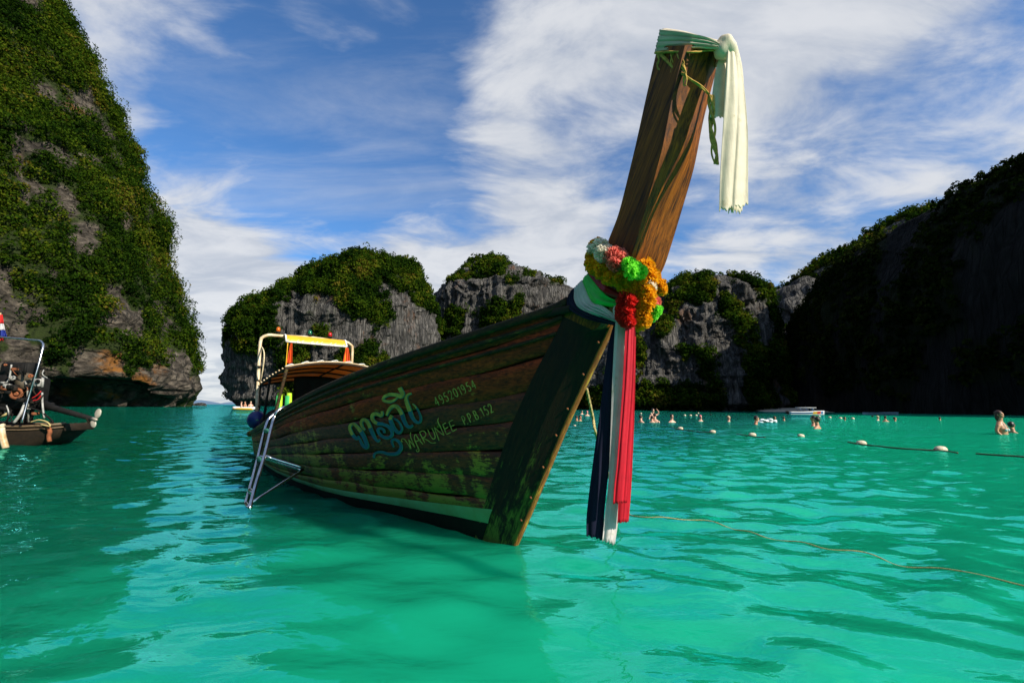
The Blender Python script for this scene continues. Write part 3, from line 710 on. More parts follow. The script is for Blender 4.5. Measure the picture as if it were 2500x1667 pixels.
# skerry and far coast
V_, F_ = ellipsoid((0, 0, 0), (5.2, 3.5, 2.6), 14, 24)
V_ = V_+(.7*fbm(V_/2.2, 4, 3))[:, None]*V_/3.
c = atY(488, 985, 330); V_ = V_+np.array([c[0], 330, -.1])
o = mesh_obj('skerry', V_, F_, M_ROCK_C, smooth=False); add_attr(o.data, 'veg', np.zeros(len(V_))); tag(o, 'small dark rock breaking the sea off the left cliff tip', 'rock')
xs = np.linspace(-4200, -2000, 60)
hz = 34+22*np.sin(xs*.006)+16*np.sin(xs*.017+1)
R = np.stack([np.stack([xs, np.full(60, 5200.), np.full(60, -3.)], 1), np.stack([xs, np.full(60, 5300.), hz*.7], 1), np.stack([xs, np.full(60, 5450.), hz], 1), np.stack([xs, np.full(60, 5900.), np.full(60, -3.)], 1)])
V_, F_ = grid(R)
tag(mesh_obj('far_hills', V_, F_, M_HILL, fix=False), 'low blue hills on the horizon left of the middle island', kind='structure')
# beach strip at the foot of the right bluff
bx = np.array([(1872, 1007.0), (1900, 1003.5), (1935, 1002.5), (1980, 1003.5), (2035, 1004.5), (2080, 1007.5)])
pts = []
for y_, z_ in ((0, -.25), (4, .18), (11, .95), (22, 1.9)):
    pts.append([[atY(p, 1003, 205)[0]*(1+y_/500), 205+y_+1.2*math.sin(k*1.7), z_*(.25 if k in (0, 5) else 1)] for k, p in enumerate(bx[:, 0])])
V_, F_ = grid(np.array(pts)); o = mesh_obj('beach', V_, F_, M_SAND, fix=False); tag(o, 'narrow strip of pale sand below the shaded headland', kind='structure')

# unseen rest of the bay: wooded cliff wall added behind the viewer to block sky
bp_ = spline([(-330, 120, 0), (-250, -20, 0), (-150, -110, 0), (-60, -150, 0), (20, -165, 0), (60, -172, 0)], 160)
hb_ = np.interp(np.linspace(0, 1, 160), [0, .1, .5, .85, 1], [60, 100, 105, 95, 0])
rows = []
for i in range(160):
    c = bp_[i]; out = np.array([c[0], c[1]])/np.hypot(c[0], c[1])
    rows.append([[c[0]+out[0]*d_, c[1]+out[1]*d_, -2+(hb_[i]+2)*z_] for d_, z_ in ((0, 0), (2, .15), (5, .35), (9, .55), (15, .75), (24, .92), (36, 1.), (60, .8), (90, .3), (110, 0))])
Q = np.array(rows); Q = np.stack([spline(r, 50) for r in Q]); sh_ = Q.shape; Q = Q.reshape(-1, 3)
Q += (5*fbm(Q/24., 4, 66)+2*ridge(Q/8., 3, 67))[:, None]*np.array([.6, .6, .25])
V, Fc = grid(Q.reshape(sh_)); o = mesh_obj('unseen_back_cliff', V, Fc, M_ROCK_SHADE, loc=(-150, -110, 0), fix=False); add_attr(o.data, 'veg', np.clip(.7+.8*fbm(Q/15., 3, 68), 0, 1))
tag(o, 'unseen wooded cliff wall behind the beach, added to block sky light', kind='structure')

# ------------------------------------------------------------------ the moored longtail boat
S0 = atZ(1257, 1336); ANG = math.radians(52.5)
AFT = np.array([-math.cos(ANG), math.sin(ANG), 0]); STB = np.array([-math.sin(ANG), -math.cos(ANG), 0])
def bt(u, v, z):
    u, v, z = np.broadcast_arrays(np.asarray(u, float), np.asarray(v, float), np.asarray(z, float))
    return S0+u[..., None]*AFT+v[..., None]*STB+z[..., None]*np.array([0, 0, 1.])
def px2uz(x, y, v):
    d = ray(x, y); t = ((S0+STB*v-CAM)@STB)/(d@STB); q = CAM+d*t
    return (q-S0)@AFT, q[2]
def pv(x, y, v):
    u, z = px2uz(x, y, v); return bt(u, v, z)
def bgun(u):
    u = np.asarray(u, float); t = np.clip((u+.64)/5.0, 0, 1)
    return np.where(u < 4.36, .125+.935*(1-(1-t)**2), 1.06-.0185*np.maximum(u-4.36, 0)**2)
def bwat(u): return np.interp(u, [-1, 0, .7, 1.5, 2.44, 2.93, 3.92, 5, 7, 9], [.05, .05, .12, .29, .56, .66, .75, .80, .76, .58])
_G = [(1383, 729), (1300, 765), (1218, 797), (1072, 846), (926, 897), (837, 932), (754, 973), (706, 1002), (646, 1039), (614, 1056), (600, 1061)]
_gx = np.array([g[0] for g in _G])[::-1]; _gy = np.array([g[1] for g in _G])[::-1]
def _proj(p):
    d = p-CAM; w = d@fwd; return 1250+F*(d@rgt)/w, 833.5-F*(d@upv)/w
UG, ZG = [], []
for u in np.arange(-.64, 9.01, .2):
    lo, hi = -1, 4; b = float(bgun(u))
    for _ in range(50):
        m = (lo+hi)/2; x, y = _proj(bt(u, b, m))
        if y > np.interp(x, _gx, _gy): lo = m
        else: hi = m
    UG.append(u); ZG.append(m)
UG = np.array(UG); ZG = np.array(ZG)
_c = np.polyfit(UG, ZG, 5); ZG = np.polyval(_c, UG)*.7+ZG*.3
def zgun(u): return np.interp(u, UG, ZG)
ULEN = 8.9
# where the strakes meet the stem timber
_ub = []
for x, y in ((1388, 742), (1360, 820), (1330, 890), (1265, 1060), (1190, 1270), (1165, 1330)):
    z = 1.
    for _ in range(8):
        u, z = px2uz(x, y, .05+.042*max(z, 0))
    _ub.append((z, u))
_ub = sorted(_ub); _ubz = np.array([a for a, b in _ub]); _ubu = np.array([b for a, b in _ub])
def ustem(z): return np.interp(z, np.r_[-.5, _ubz], np.r_[_ubu[0]+.3, _ubu])
def hull(s, w):
    """s 0 bow..1 stern, w 1 at the gunwale, 0 at the waterline, negative below"""
    s, w = np.broadcast_arrays(np.asarray(s, float), np.asarray(w, float))
    u0 = -.64+(ULEN+.64)*s
    z = np.where(w >= 0, zgun(u0)*w, .45*w)
    us = ustem(z); u = us+s*(ULEN-us)
    t = 1-np.clip(w, 0, 1)
    k = .15+.75*sstep(u, 0., 4.)
    f = (1-t)*(1-k)+(1-t*t)*k
    bw = bwat(u); v = bw+(np.maximum(bgun(u), bw)-bw)*f
    v = np.where(w < 0, bw*np.sqrt(np.clip(1-(w*.98)**2, 0, 1)), v)
    return u, v, z
boat = empty('longtail_boat', S0, 'weathered wooden longtail boat with tall ribboned prow and yellow lettering, moored in the foreground', 'boat')
SS = np.linspace(0, 1, 90)
# strakes: every plank its own mesh, edges turned in so that the seams are open
SEAMS = [1.0, .915, .80, .665, .54, .42, .30, .185, .085, -.15]
random.seed(4)
for side in (1, -1):
    for k in range(len(SEAMS)-1):
        w1, w0 = SEAMS[k], SEAMS[k+1]
        tt_ = np.array([0, .0, .04, .35, .65, .96, 1., 1.]); off = np.array([-.035, -.010, .004, .006, .006, .004, -.010, -.035])
        off = off+.0035*((k*7) % 3)
        w = w1+(w0-w1)*tt_
        wob = .006*np.sin(SS*23+k*2.1)+.004*np.sin(SS*57+k)
        W_ = w[None, :]+wob[:, None]*(1 if 0 < k else 0)*np.linspace(1, 1, 8)[None, :]
        u, v, z = hull(SS[:, None], np.clip(W_, -.3, 1.))
        P = bt(u, side*(v+off[None, :]), z)
        V, Fc = grid(P)
        m = M_PLANK_T if k in (0, 1, 2) else M_PLANK
        o = mesh_obj('plank', V, Fc, m, boat)
        if side == 1 and k == 2: o['label'] = 'brown plank carrying the registration number'
# bottom below the seams
for side in (1, -1):
    u, v, z = hull(SS[:, None], np.linspace(-.12, -1, 9)[None, :]); V, Fc = grid(bt(u, side*(v-.004), z)); mesh_obj('bottom_plank', V, Fc, M_BOTTOM, boat)
# dark antifouling strip above the water and the painted boot stripe
def strip(z0f, z1f, off, name, mat, s0=0., s1=1.):
    ss = np.linspace(s0, s1, 90); rows = []
    for q in np.linspace(0, 1, 5):
        z = z0f(ss)*(1-q)+z1f(ss)*q
        u0 = -.64+(ULEN+.64)*ss; w = z/zgun(u0)
        u, v, z_ = hull(ss, w)
        e = off+(0 if 0 < q < 1 else -.004)
        rows.append(bt(u, v+e, z_))
    V, Fc = grid(np.array(rows)); return mesh_obj(name, V, Fc, mat, boat)
zs0 = lambda s: .085+.075*np.exp(-s*6.)
zs1 = lambda s: .120+.165*np.exp(-s*5.)
strip(lambda s: 0*s-.06, zs0, .019, 'antifouling_band', M_BOTTOM, s0=-.012)
strip(zs0, zs1, .021, 'boot_stripe', M_STRIPE, s0=-.012)
# inner lining, floor, transom
for side in (1, -1):
    u, v, z = hull(SS[:, None], np.linspace(1, .15, 8)[None, :]); V, Fc = grid(bt(u, side*(np.maximum(v-.06, .01)), z-.01)); mesh_obj('inner_lining', V, Fc, M_DARKW, boat)
u, v, z = hull(np.linspace(.04, 1, 50)[:, None], np.full((50, 1), .30)); V, Fc = grid(np.concatenate([bt(u, v-.05, z*0+.34), bt(u, -(v-.05), z*0+.34)], 1)); mesh_obj('floor_board', V, Fc, M_DARKW, boat)
u, v, z = hull(np.full((1, 12), 1.), np.linspace(1, -.6, 12)[None, :]); V, Fc = grid(np.concatenate([bt(u, v, z), bt(u, -v, z)], 0)); mesh_obj('transom', V, Fc, M_PLANK, boat)
# gunwale rail (capped), rub rail and small fillet below
def rail(w, off, hw, hh, name, mat, s0=0., s1=1.0, side=1, r=.3, n=100):
    ss = np.linspace(s0, s1, n); u, v, z = hull(ss, np.full(n, w)); rings = []
    for i in range(n):
        c = [(-hw, -hh), (hw*.9, -hh), (hw, -hh*.6), (hw, hh*.6), (hw*.8, hh), (-hw, hh)]
        rings.append(np.array([bt(u[i], side*(v[i]+off+a), z[i]+b) for a, b in c]))
    V, Fc = loft(rings); return mesh_obj(name, V, Fc, mat, boat)
for sd in (1, -1):
    rail(1.0, -.005, .045, .030, 'gunwale', M_RAIL, 0, 1.0, sd)
    rail(.945, .012, .018, .016, 'rub_rail', M_RAIL, .0, .985, sd)
    rail(.885, .012, .014, .012, 'rub_rail', M_RAIL, .0, .985, sd)
V, Fc = tube(np.array([bt(8.5, float(bgun(8.5))+.02, float(zgun(8.5))-.03), bt(8.93, float(bgun(8.9))+.05, float(zgun(8.9))-.03)]), [.06, .07], 10); mesh_obj('rail_end', V, Fc, M_RAIL, boat)
V, Fc = box(bt(-.55, 0, zgun(-.5)-.03), (.34, .55, .05), np.stack([STB, AFT, [0, 0, 1]], 1)); mesh_obj('fore_deck', V, Fc, M_DARKW, boat)

# stem post and prow: one timber, lofted from keel to tip
_st = []
for z in (-.35, 0., .35, .7, 1.05, 1.4, 1.7):
    ub = float(ustem(z)); vb = float(hull(0., max(z, -.3)/float(zgun(-.64)) if z > 0 else z/.45)[1])+.019
    uf = float(np.interp(z, [-.4, 0, 1.133, 1.701], [.22, 0., -.672, -1.061]))
    br = .62
    _st.append(((ub, z, vb), (ub+(uf-ub)*br, z-.03, vb+(.026-vb)*br*.75), (uf, z-.02 if z > 0 else z, .024)))
for (b0, b1, b2, vb) in (((1388, 742), (1462, 800), (1489, 797), .135), ((1420, 700), (1496, 735), (1517, 722), .135), ((1475, 612), (1540, 632), (1568, 627), .13),
                         ((1511, 523), (1570, 532), (1601, 522), .13), ((1551, 359), (1617, 366), (1678, 353), .13), ((1578, 235), (1640, 240), (1706, 228), .13), ((1606, 112), (1672, 112), (1741, 104), .13)):
    vm_ = vb+.045*(1 if b0[1] < 650 else .3)
    _st.append((px2uz(*b0, vb)+(vb,), px2uz(*b1, vm_)+(vm_,), px2uz(*b2, .022)+(.022,)))
_st[6] = _st[6] if True else None
_st[7] = (_st[7][0], _st[7][1], _st[7][2])
def st_interp(n=70):
    A_ = np.array(_st); k = len(A_); out = []
    for j in range(3): out.append(spline(A_[:, j], n) if False else np.stack([np.interp(np.linspace(0, k-1, n), range(k), A_[:, j, c]) for c in range(3)], 1))
    return np.stack(out, 1)
ST = st_interp(92)
for _ in range(3): ST[1:-1] = (ST[:-2]+2*ST[1:-1]+ST[2:])/4
def face(cols, name, mat, grow=0.0):
    P = np.array([[bt(*c) for c in [(q[0], q[2], q[1]) for q in row]] for row in cols]); V, Fc = grid(P); return mesh_obj(name, V, Fc, mat, boat, smooth=True)
rows = []
for q in ST:
    (ub, zb, vb), (um, zm, vm), (uf, zf, vf) = q
    r = []
    r += [(ub, zb, -vb), (ub, zb, vb)]
    r += [(ub+(um-ub)*f, zb+(zm-zb)*f, vb+(vm-vb)*f) for f in (.04, .5, .97)]
    r += [(um, zm, vm)]
    r += [(um+(uf-um)*f, zm+(zf-zm)*f, vm+(vf-vm)*f) for f in (.05, .5, .95)]
    r += [(uf, zf, vf), (uf-.006, zf, 0), (uf, zf, -vf)]
    r += [(um+(uf-um)*f, zm+(zf-zm)*f, -(vm+(vf-vm)*f)) for f in (.95, .5, .05)]
    r += [(um, zm, -vm)]
    r += [(ub+(um-ub)*f, zb+(zm-zb)*f, -(vb+(vm-vb)*f)) for f in (.97, .5, .04)]
    rows.append(np.array([bt(a, c, b) for a, b, c in r]))
iz = int(92*6.6/13)
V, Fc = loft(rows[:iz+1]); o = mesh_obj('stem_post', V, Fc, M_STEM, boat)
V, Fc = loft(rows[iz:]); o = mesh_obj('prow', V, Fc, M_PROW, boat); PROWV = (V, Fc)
for o_ in (bpy.data.objects['stem_post'], bpy.data.objects['prow']):
    md = o_.modifiers.new('edge', 'EDGE_SPLIT'); md.split_angle = math.radians(24)
# painted strip along the leading edge of the prow and stem
er = []
for q in ST[4:iz+4]:
    (ub, zb, vb), (um, zm, vm), (uf, zf, vf) = q
    er.append(np.array([bt(uf+.004, vf+.003, zf+.002), bt(uf-.004, vf+.002, zf-.003), bt(uf-.009, 0, zf-.006), bt(uf-.004, -vf-.002, zf-.003), bt(uf+.004, -vf-.003, zf+.002)]))
V, Fc = loft(er, cap=False, closed=False); mesh_obj('leading_edge', V, Fc, M_PROWEDGE, boat)
# iron bolt heads down the stem strip
b = MB()
for k in np.linspace(12, 40, 7).astype(int):
    (uf, zf, vf) = ST[k][2]; V, Fc = ellipsoid(bt(uf+.02, vf+.012, zf+.01), (.012, .012, .012), 6, 8); mesh_obj('bolt', V, Fc, M_RUST, boat)

# ---- lettering, painted strokes that follow the planking
_hp = hull(np.linspace(0, 1, 160)[:, None], np.linspace(1, -.1, 60)[None, :]); HV, HF = grid(bt(_hp[0], _hp[1]+.014, _hp[2]))
BVH = BVHTree.FromPolygons([Vector(v) for v in HV], [tuple(f) for f in HF])
def onhull(x, y):
    d = Vector(ray(x, y)).normalized(); h = BVH.ray_cast(Vector(CAM), d)
    if h[0] is None: return None
    n = h[1]; n = n if n.dot(d) < 0 else -n
    return np.array(h[0]+n*.004), np.array(n)
def C5(p): return np.array([[840+x/5.88, 920+y/5.88] for x, y in p])
def stroke(mb, pts, w, n=None, lift=0., taper=(1, 1), smooth=True, off=(0, 0)):
    P = spline(pts, n or max(6, int(len(pts)*7))) if smooth else np.asarray(pts, float)
    T = np.gradient(P, axis=0); T /= np.linalg.norm(T, axis=1)[:, None]+1e-9; Nn = np.stack([-T[:, 1], T[:, 0]], 1)
    k = len(P); ww = np.full(k, w) if np.isscalar(w) else np.interp(np.linspace(0, 1, k), np.linspace(0, 1, len(w)), w)
    e = np.linspace(0, 1, k); ww = ww*np.clip(np.minimum(taper[0]+e*8, taper[1]+(1-e)*8), .0, 1)
    R = []
    for p, n_, q in zip(P, Nn, ww):
        row = []
        for sgn in (-1, 0, 1):
            h = onhull(*(p+n_*q*.5*sgn+off))
            if h is None: row = None; break
            row.append(h[0]+h[1]*lift)
        if row: R.append(row)
    if len(R) > 1: mb.add(*grid(np.array(R)))
THAI = [
    ([(214, 838), (205, 872), (165, 872), (120, 815), (86, 735), (98, 690), (140, 672), (190, 712), (240, 770), (285, 850), (318, 930), (335, 985), (315, 1006), (270, 975), (240, 920), (228, 880)], [5, 8, 9, 9, 8, 8, 9, 11, 11, 11, 10, 9, 7, 5], 'm'),
    ([(302, 755), (268, 715), (248, 650), (275, 610), (325, 625), (365, 690), (395, 770), (430, 845), (462, 898), (490, 918), (518, 890)], [5, 7, 8, 9, 10, 10, 10, 9, 6, 4], 'm'),
    ([(545, 488), (552, 530), (530, 552), (480, 530), (430, 530), (405, 570), (425, 625), (480, 660), (560, 672), (640, 710), (688, 780), (682, 840), (620, 868), (545, 845), (495, 790), (490, 745), (530, 732), (572, 760), (578, 800)], [6, 9, 10, 9, 8, 8, 8, 8, 7, 6, 5], 's'),
    ([(612, 550), (640, 485), (690, 422), (750, 418), (800, 470), (835, 540), (862, 620), (900, 690), (945, 715), (990, 685)], [5, 8, 9, 10, 11, 11, 10, 8, 5], 'm'),
    ([(690, 545), (668, 600), (690, 675), (735, 755), (790, 795), (832, 750), (812, 680), (765, 620), (718, 590)], [9, 10, 11, 10, 8, 5, 4, 4, 4], 'm'),
    ([(970, 230), (920, 252), (893, 300), (905, 370), (935, 450), (965, 540), (1000, 605), (1045, 645), (1090, 640), (1104, 585), (1075, 500), (1030, 425), (985, 382)], [4, 7, 10, 11, 11, 10, 8, 6, 5, 4, 4, 3], 'm'),
    ([(552, 325), (590, 275), (660, 248), (750, 255), (815, 275), (845, 240), (820, 190), (800, 152)], [5, 8, 9, 9, 11, 12, 12, 12], 'y'),
    ([(556, 330), (600, 345), (660, 350), (720, 330), (770, 295)], [5, 7, 8, 6, 3], 'y'),
    ([(716, 1000), (692, 950), (690, 905), (730, 890), (788, 925), (822, 990), (800, 1058), (740, 1098), (640, 1098), (540, 1072), (470, 1078), (432, 1110), (432, 1158)], [4, 5, 6, 7, 8, 9, 9, 8, 7, 6, 5, 4], 'b')]
for pts, w, kind in THAI:
    mo = MB()
    P = spline(pts, len(pts)*8); k = len(P); ww = np.interp(np.linspace(0, 1, k), np.linspace(0, 1, len(w)), w)
    P5 = C5(P)
    ww = ww*.80
    stroke(mo, P5, ww+1.8, n=k, lift=0., off=(1.0, .6), smooth=False)
    yb = 790-.42*(P[:, 0]-230)
    up_ = P[:, 1] < yb
    if kind == 'y': up_[:] = True
    if kind == 'b': up_[:] = False
    if kind == 's': up_ = P[:, 1] < 660
    i = 0
    while i < k:
        j = i
        while j+1 < k and up_[j+1] == up_[i]: j += 1
        seg = P5[i:min(j+2, k)]
        my = MB()
        if len(seg) > 2: stroke(my, seg, ww[i:min(j+2, k)], lift=.003, smooth=False, taper=(1, 1))
        if my.V: my.obj('letter', M_LETY if up_[i] else M_LETB, boat)
        i = j+1
    mo.obj('letter_outline', M_LETG, boat)
WAR = [(0, 2, 4), (4, 5, 7), (7, 10), (10, 11), (11, 14), (14, 18), (18, 22)]
lts = []
for pts in ([(850, 930), (826, 914), (838, 885), (872, 893), (915, 950), (968, 1032)], [(968, 1032), (940, 930), (930, 895)], [(935, 900), (985, 960), (1022, 1008)], [(1022, 1008), (975, 900), (957, 840), (960, 792)],
            [(1028, 815), (1012, 870), (1040, 950), (1072, 1020), (1082, 1050), (1062, 1070), (1042, 1052), (1060, 1028)], [(1028, 815), (1080, 895), (1138, 966)], [(1035, 925), (1105, 893)],
            [(1085, 790), (1165, 945)], [(1085, 792), (1138, 772), (1178, 805), (1168, 852), (1122, 876)], [(1130, 872), (1200, 902), (1255, 942), (1325, 940)],
            [(1205, 752), (1248, 848), (1285, 888), (1312, 868), (1300, 805), (1264, 732)], [(1370, 912), (1338, 825), (1296, 716)], [(1298, 716), (1375, 790), (1440, 834)], [(1440, 834), (1390, 720), (1350, 635), (1362, 585)],
            [(1468, 655), (1420, 682)], [(1420, 682), (1474, 822)], [(1474, 822), (1540, 790)], [(1445, 748), (1500, 716)], [(1570, 612), (1508, 645)], [(1508, 645), (1562, 782)], [(1562, 782), (1622, 745)], [(1534, 712), (1590, 684)]):
    lt = MB(); lts.append(lt)
    stroke(lt, C5(pts), 2.4, smooth=len(pts) > 2, taper=(.6, .5)) if len(pts) > 2 else stroke(lt, C5(np.linspace(pts[0], pts[1], 6)), 2.4, smooth=False, taper=(.6, .6))
_n = len(lts); _cut = [0, 4, 7, 10, 11, 14, 18, _n]
for a_, b_ in zip(_cut[:-1], _cut[1:]):
    m_ = MB()
    for q in lts[a_:b_]: m_.add(np.concatenate(q.V), q.F)
    m_.obj('letter', M_LETY, boat)
GL = {'0': [[(.5, 0), (.1, .2), (.05, .5), (.15, .85), (.5, 1), (.85, .8), (.9, .5), (.8, .15), (.5, 0)]], '1': [[(.1, .78), (.5, 1)], [(.5, 1), (.5, 0)]],
      '2': [[(.1, .75), (.3, .98), (.7, .95), (.85, .7), (.6, .4), (.1, .02)], [(.1, .02), (.95, .05)]],
      '4': [[(.7, 0), (.7, 1)], [(.7, 1), (.02, .32)], [(.02, .32), (1., .32)]], '5': [[(.85, 1), (.25, .98)], [(.25, .98), (.15, .55)], [(.15, .55), (.5, .62), (.85, .42), (.75, .1), (.4, 0), (.08, .12)]],
      '9': [[(.85, .75), (.6, 1.), (.2, .9), (.12, .62), (.4, .45), (.75, .55), (.87, .75)], [(.86, .74), (.85, .4), (.65, .05), (.2, .02)]],
      'P': [[(.15, 0), (.15, 1)], [(.15, 1), (.7, .98), (.85, .75), (.65, .5), (.15, .48)]], 'B': [[(.15, 0), (.15, 1)], [(.15, 1), (.65, .97), (.78, .77), (.6, .55), (.15, .53)], [(.3, .53), (.75, .48), (.9, .26), (.7, .03), (.15, 0)]],
      '.': [[(.3, .02), (.5, .0)]]}
def text(s, start, xs, xdir, ydir, wd, hg, sw):
    for ch, x in zip(s, xs):
        o_ = np.array(start)+np.array(xdir)*x; lt = MB()
        for st in GL[ch]:
            Pq = np.array([o_+np.array(xdir)*a*wd+np.array(ydir)*b*hg for a, b in st])
            if len(Pq) == 2: stroke(lt, C5(np.linspace(Pq[0], Pq[1], 6)), sw, smooth=False)
            else: stroke(lt, C5(Pq), sw)
        if lt.V: lt.obj('digit' if ch.isdigit() else 'letter', M_LETY, boat)
XD = (.91, -.415); YD = (-.43, -.90)
text('495201954', (1335, 418), [0, 78, 150, 226, 300, 372, 425, 505, 580], XD, YD, 52, 128, 2.2)
text('P.P.B.152', (1735, 690), [0, 30, 88, 128, 181, 242, 285, 345, 414], XD, YD, 52, 130, 2.2)

# ---- canopy over the after part
def P3(x, y, v): return pv(x, y, v)
fa_u, fa_z = px2uz(696, 897, .86); ra_u, ra_z = px2uz(629, 941, .90)
def roof_pt(f, c, lift=0.):       # f 0 front..1 rear, c -1..1 across (port..starboard)
    u = fa_u+(ra_u-fa_u)*f; z = fa_z+(ra_z-fa_z)*f; v = (.86+.04*f)*c
    return bt(u, v, z+.135*(1-c*c)+.02*math.sin(3*f)+lift)
ca_ = np.linspace(-1, 1, 25); fa_ = np.linspace(0, 1, 15)
Rf = np.array([[roof_pt(f, c, -.010*abs(math.sin(f*math.pi*4))) for c in ca_] for f in fa_])
V, Fc = grid(Rf); roof = mesh_obj('canopy_roof', V, Fc, M_CANOPY, boat); roof['label'] = 'orange brown canvas canopy roof'
md = roof.modifiers.new('t', 'SOLIDIFY'); md.thickness = .006
for f in (0.0, .25, .5, .75, 1.):
    V, Fc = tube(np.array([roof_pt(f, c, -.022) for c in ca_]), .016, 8); mesh_obj('canopy_rib', V, Fc, M_DARKW, boat)
for c in (-.98, -.1, .98):
    V, Fc = tube(np.array([roof_pt(f, c, -.03) for f in fa_]), .016, 8); mesh_obj('canopy_rail', V, Fc, M_DARKW, boat)
V, Fc = tube(np.array([roof_pt(0, c, .010) for c in ca_]), .011, 8); mesh_obj('canopy_edge_pipe', V, Fc, M_PIPE, boat)
b = MB()
for f in np.linspace(.08, .95, 9):
    V, Fc = ellipsoid(roof_pt(f, 1.0, .006), (.016, .016, .016), 6, 8); mesh_obj('rope_lashing', V, Fc, M_PIPE, boat)
for c in np.linspace(-.5, .9, 6):
    V, Fc = tube(spline([roof_pt(.02, c-.06, .02), roof_pt(-.005, c, .034), roof_pt(.0, c+.1, .018)], 10), .008, 6); mesh_obj('rope_lashing', V, Fc, M_PIPEW, boat)
for f, c in ((0., .97), (.55, .97), (.95, .97), (0., -.97), (.95, -.97)):
    p = roof_pt(f, c, -.03); u = (p-S0)@AFT; q = bt(u, float(bgun(u))*.93*np.sign(c), float(zgun(u))-.02)
    V, Fc = tube(np.linspace(p, q, 8), .022 if f else .026, 8); mesh_obj('canopy_post', V, Fc, M_RAIL if f == 0 else M_BLACK, boat)
# pipe arch at the rear with yellow awning, lamps
AV = .93
pa = [pv(626, 1030, AV), pv(630, 930, AV), pv(636, 840, AV)]
u_a, z_a = px2uz(637, 818, AV)
pts = [pa[0], pa[1], bt(u_a, AV, z_a-.16), bt(u_a, AV-.03, z_a-.05), bt(u_a, AV-.14, z_a+.015), bt(u_a, AV-.35, z_a+.02), bt(u_a, 0, z_a+.04), bt(u_a, -AV+.30, z_a+.02), bt(u_a, -AV+.12, z_a+.01), bt(u_a, -AV+.03, z_a-.06), bt(u_a, -AV, z_a-.18), bt(u_a, -AV, 1.3), bt(u_a, -AV, .75)]
V, Fc = tube(spline(pts, 70), .032, 10); mesh_obj('pipe_arch', V, Fc, M_PIPE, boat)
for z in (1.05, 1.62, 1.9):
    V, Fc = tube(np.array([bt(u_a, AV, z-.012), bt(u_a, AV, z+.012)])+ (pa[1]-bt(u_a, AV, pa[1][2])), .036, 10); mesh_obj('pipe_band', V, Fc, M_BLACK, boat)
A0 = np.array([bt(u_a-.02, q, z_a+.05) for q in np.linspace(.50, -.72, 14)])
A1 = np.array([bt(u_a-.26, q, z_a-.10) for q in np.linspace(.50, -.72, 14)])
aw = np.array([A0*(1-f)+A1*f+np.array([0, 0, .045])*math.sin(f*3.14) for f in np.linspace(0, 1, 7)])
V, Fc = grid(aw); o = mesh_obj('awning', V, Fc, M_YEL, boat); md = o.modifiers.new('t', 'SOLIDIFY'); md.thickness = .006; o['label'] = 'yellow vinyl awning strip'
V, Fc = tube(np.linspace(A1[0], A1[-1], 10)+np.array([0, 0, -.02]), .019, 8); mesh_obj('awning_pipe', V, Fc, M_PIPEW, boat)
for e in (0, -1):
    V, Fc = tube(spline([A0[e], aw[3][e]+[0, 0, .004], A1[e]-[0, 0, .02]], 10), .018, 8); mesh_obj('awning_side_pipe', V, Fc, M_PIPEW, boat)
b = MB()
for q in np.linspace(.05, .95, 9):
    i = q*13; p = A1[int(i)]
    V, Fc = tube(spline([p+np.array([0, 0, -.04]), p+np.array([.02, -.02, .0]), p-STB*.05+np.array([0, 0, .03])], 8), .007, 6); mesh_obj('awning_lacing', V, Fc, M_PIPEW, boat)
for q, m in ((.62, M_LAMPO), (.0, M_LAMPG), (-.42, M_LAMPR)):
    c = bt(u_a, q, z_a+.075); V, Fc = tube([c, c+[0, 0, .02], c+[0, 0, .03]], [.05, .05, .045], 14); hb = mesh_obj('lamp_base', V, Fc, M_BLACK, boat)
    V, Fc = loft([np.array([c+[r*math.cos(a), r*math.sin(a), h] for a in np.linspace(0, 2*math.pi, 15)[:-1]]) for r, h in ((.042, .03), (.043, .07), (.036, .105), (.02, .125), (.004, .13))]); o = mesh_obj('lamp_lens', V, Fc, m, hb)
    o['label'] = {M_LAMPO: 'amber lamp lens', M_LAMPG: 'green lamp lens', M_LAMPR: 'red lamp lens'}[m]
# poles holding the awning, yellow cords
for q in (.47, -.70):
    p = bt(u_a-.25, q, z_a-.12); e = roof_pt(.75 if q > 0 else .6, q/.9); V, Fc = tube(np.linspace(p, [p[0], p[1], e[2]], 8), .010, 8); mesh_obj('awning_stay', V, Fc, M_YEL, boat)
V, Fc = tube(np.linspace(roof_pt(.35, .12), roof_pt(.35, .12, .15), 4), .018, 8); mesh_obj('roof_stub', V, Fc, M_PIPE, boat)
# orange cloths tied to the awning stays
def hang(name, c, w, h, mat, flare=1.6, folds=3., dirv=STB, n=14, label=None, cat=None):
    P = []
    for j, f in enumerate(np.linspace(0, 1, 16)):
        ww = w*(.35+(flare-.35)*f**.8)
        P.append([np.asarray(c)+dirv*ww*(k-.5)+np.array([0, 0, -h*f+.02*math.sin(7*k)*f])+np.array([0, -1, 0])*.02*math.sin(folds*6.28*k+f) for k in np.linspace(0, 1, n)])
    V, Fc = grid(np.array(P)); o = mesh_obj(name, V, Fc, mat, loc=c); md = o.modifiers.new('t', 'SOLIDIFY'); md.thickness = .004
    return tag(o, label, cat)
hang('orange_cloth', bt(u_a-.25, .40, z_a-.14), .09, .42, M_ORANGE_CLOTH, 1.1, 2., label='orange cloth strip hanging straight from the left end of the yellow awning', cat='cloth')
hang('orange_cloth', bt(u_a-.25, -.735, z_a-.14), .10, .38, M_ORANGE_CLOTH, 1.9, 2.5, label='orange cloth fanning out from the right end of the yellow awning', cat='cloth')
# rope beside the left leg of the arch
V, Fc = tube(spline([pv(630, 843, .93), pv(641, 850, .9), pv(645, 870, .9), pv(640, 910, .9), pv(634, 935, .9)], 30), .013, 6)
tag(mesh_obj('rope', V, Fc, M_ROPE), 'pale rope tied to the left leg of the pipe arch, hanging to the canopy', 'rope')
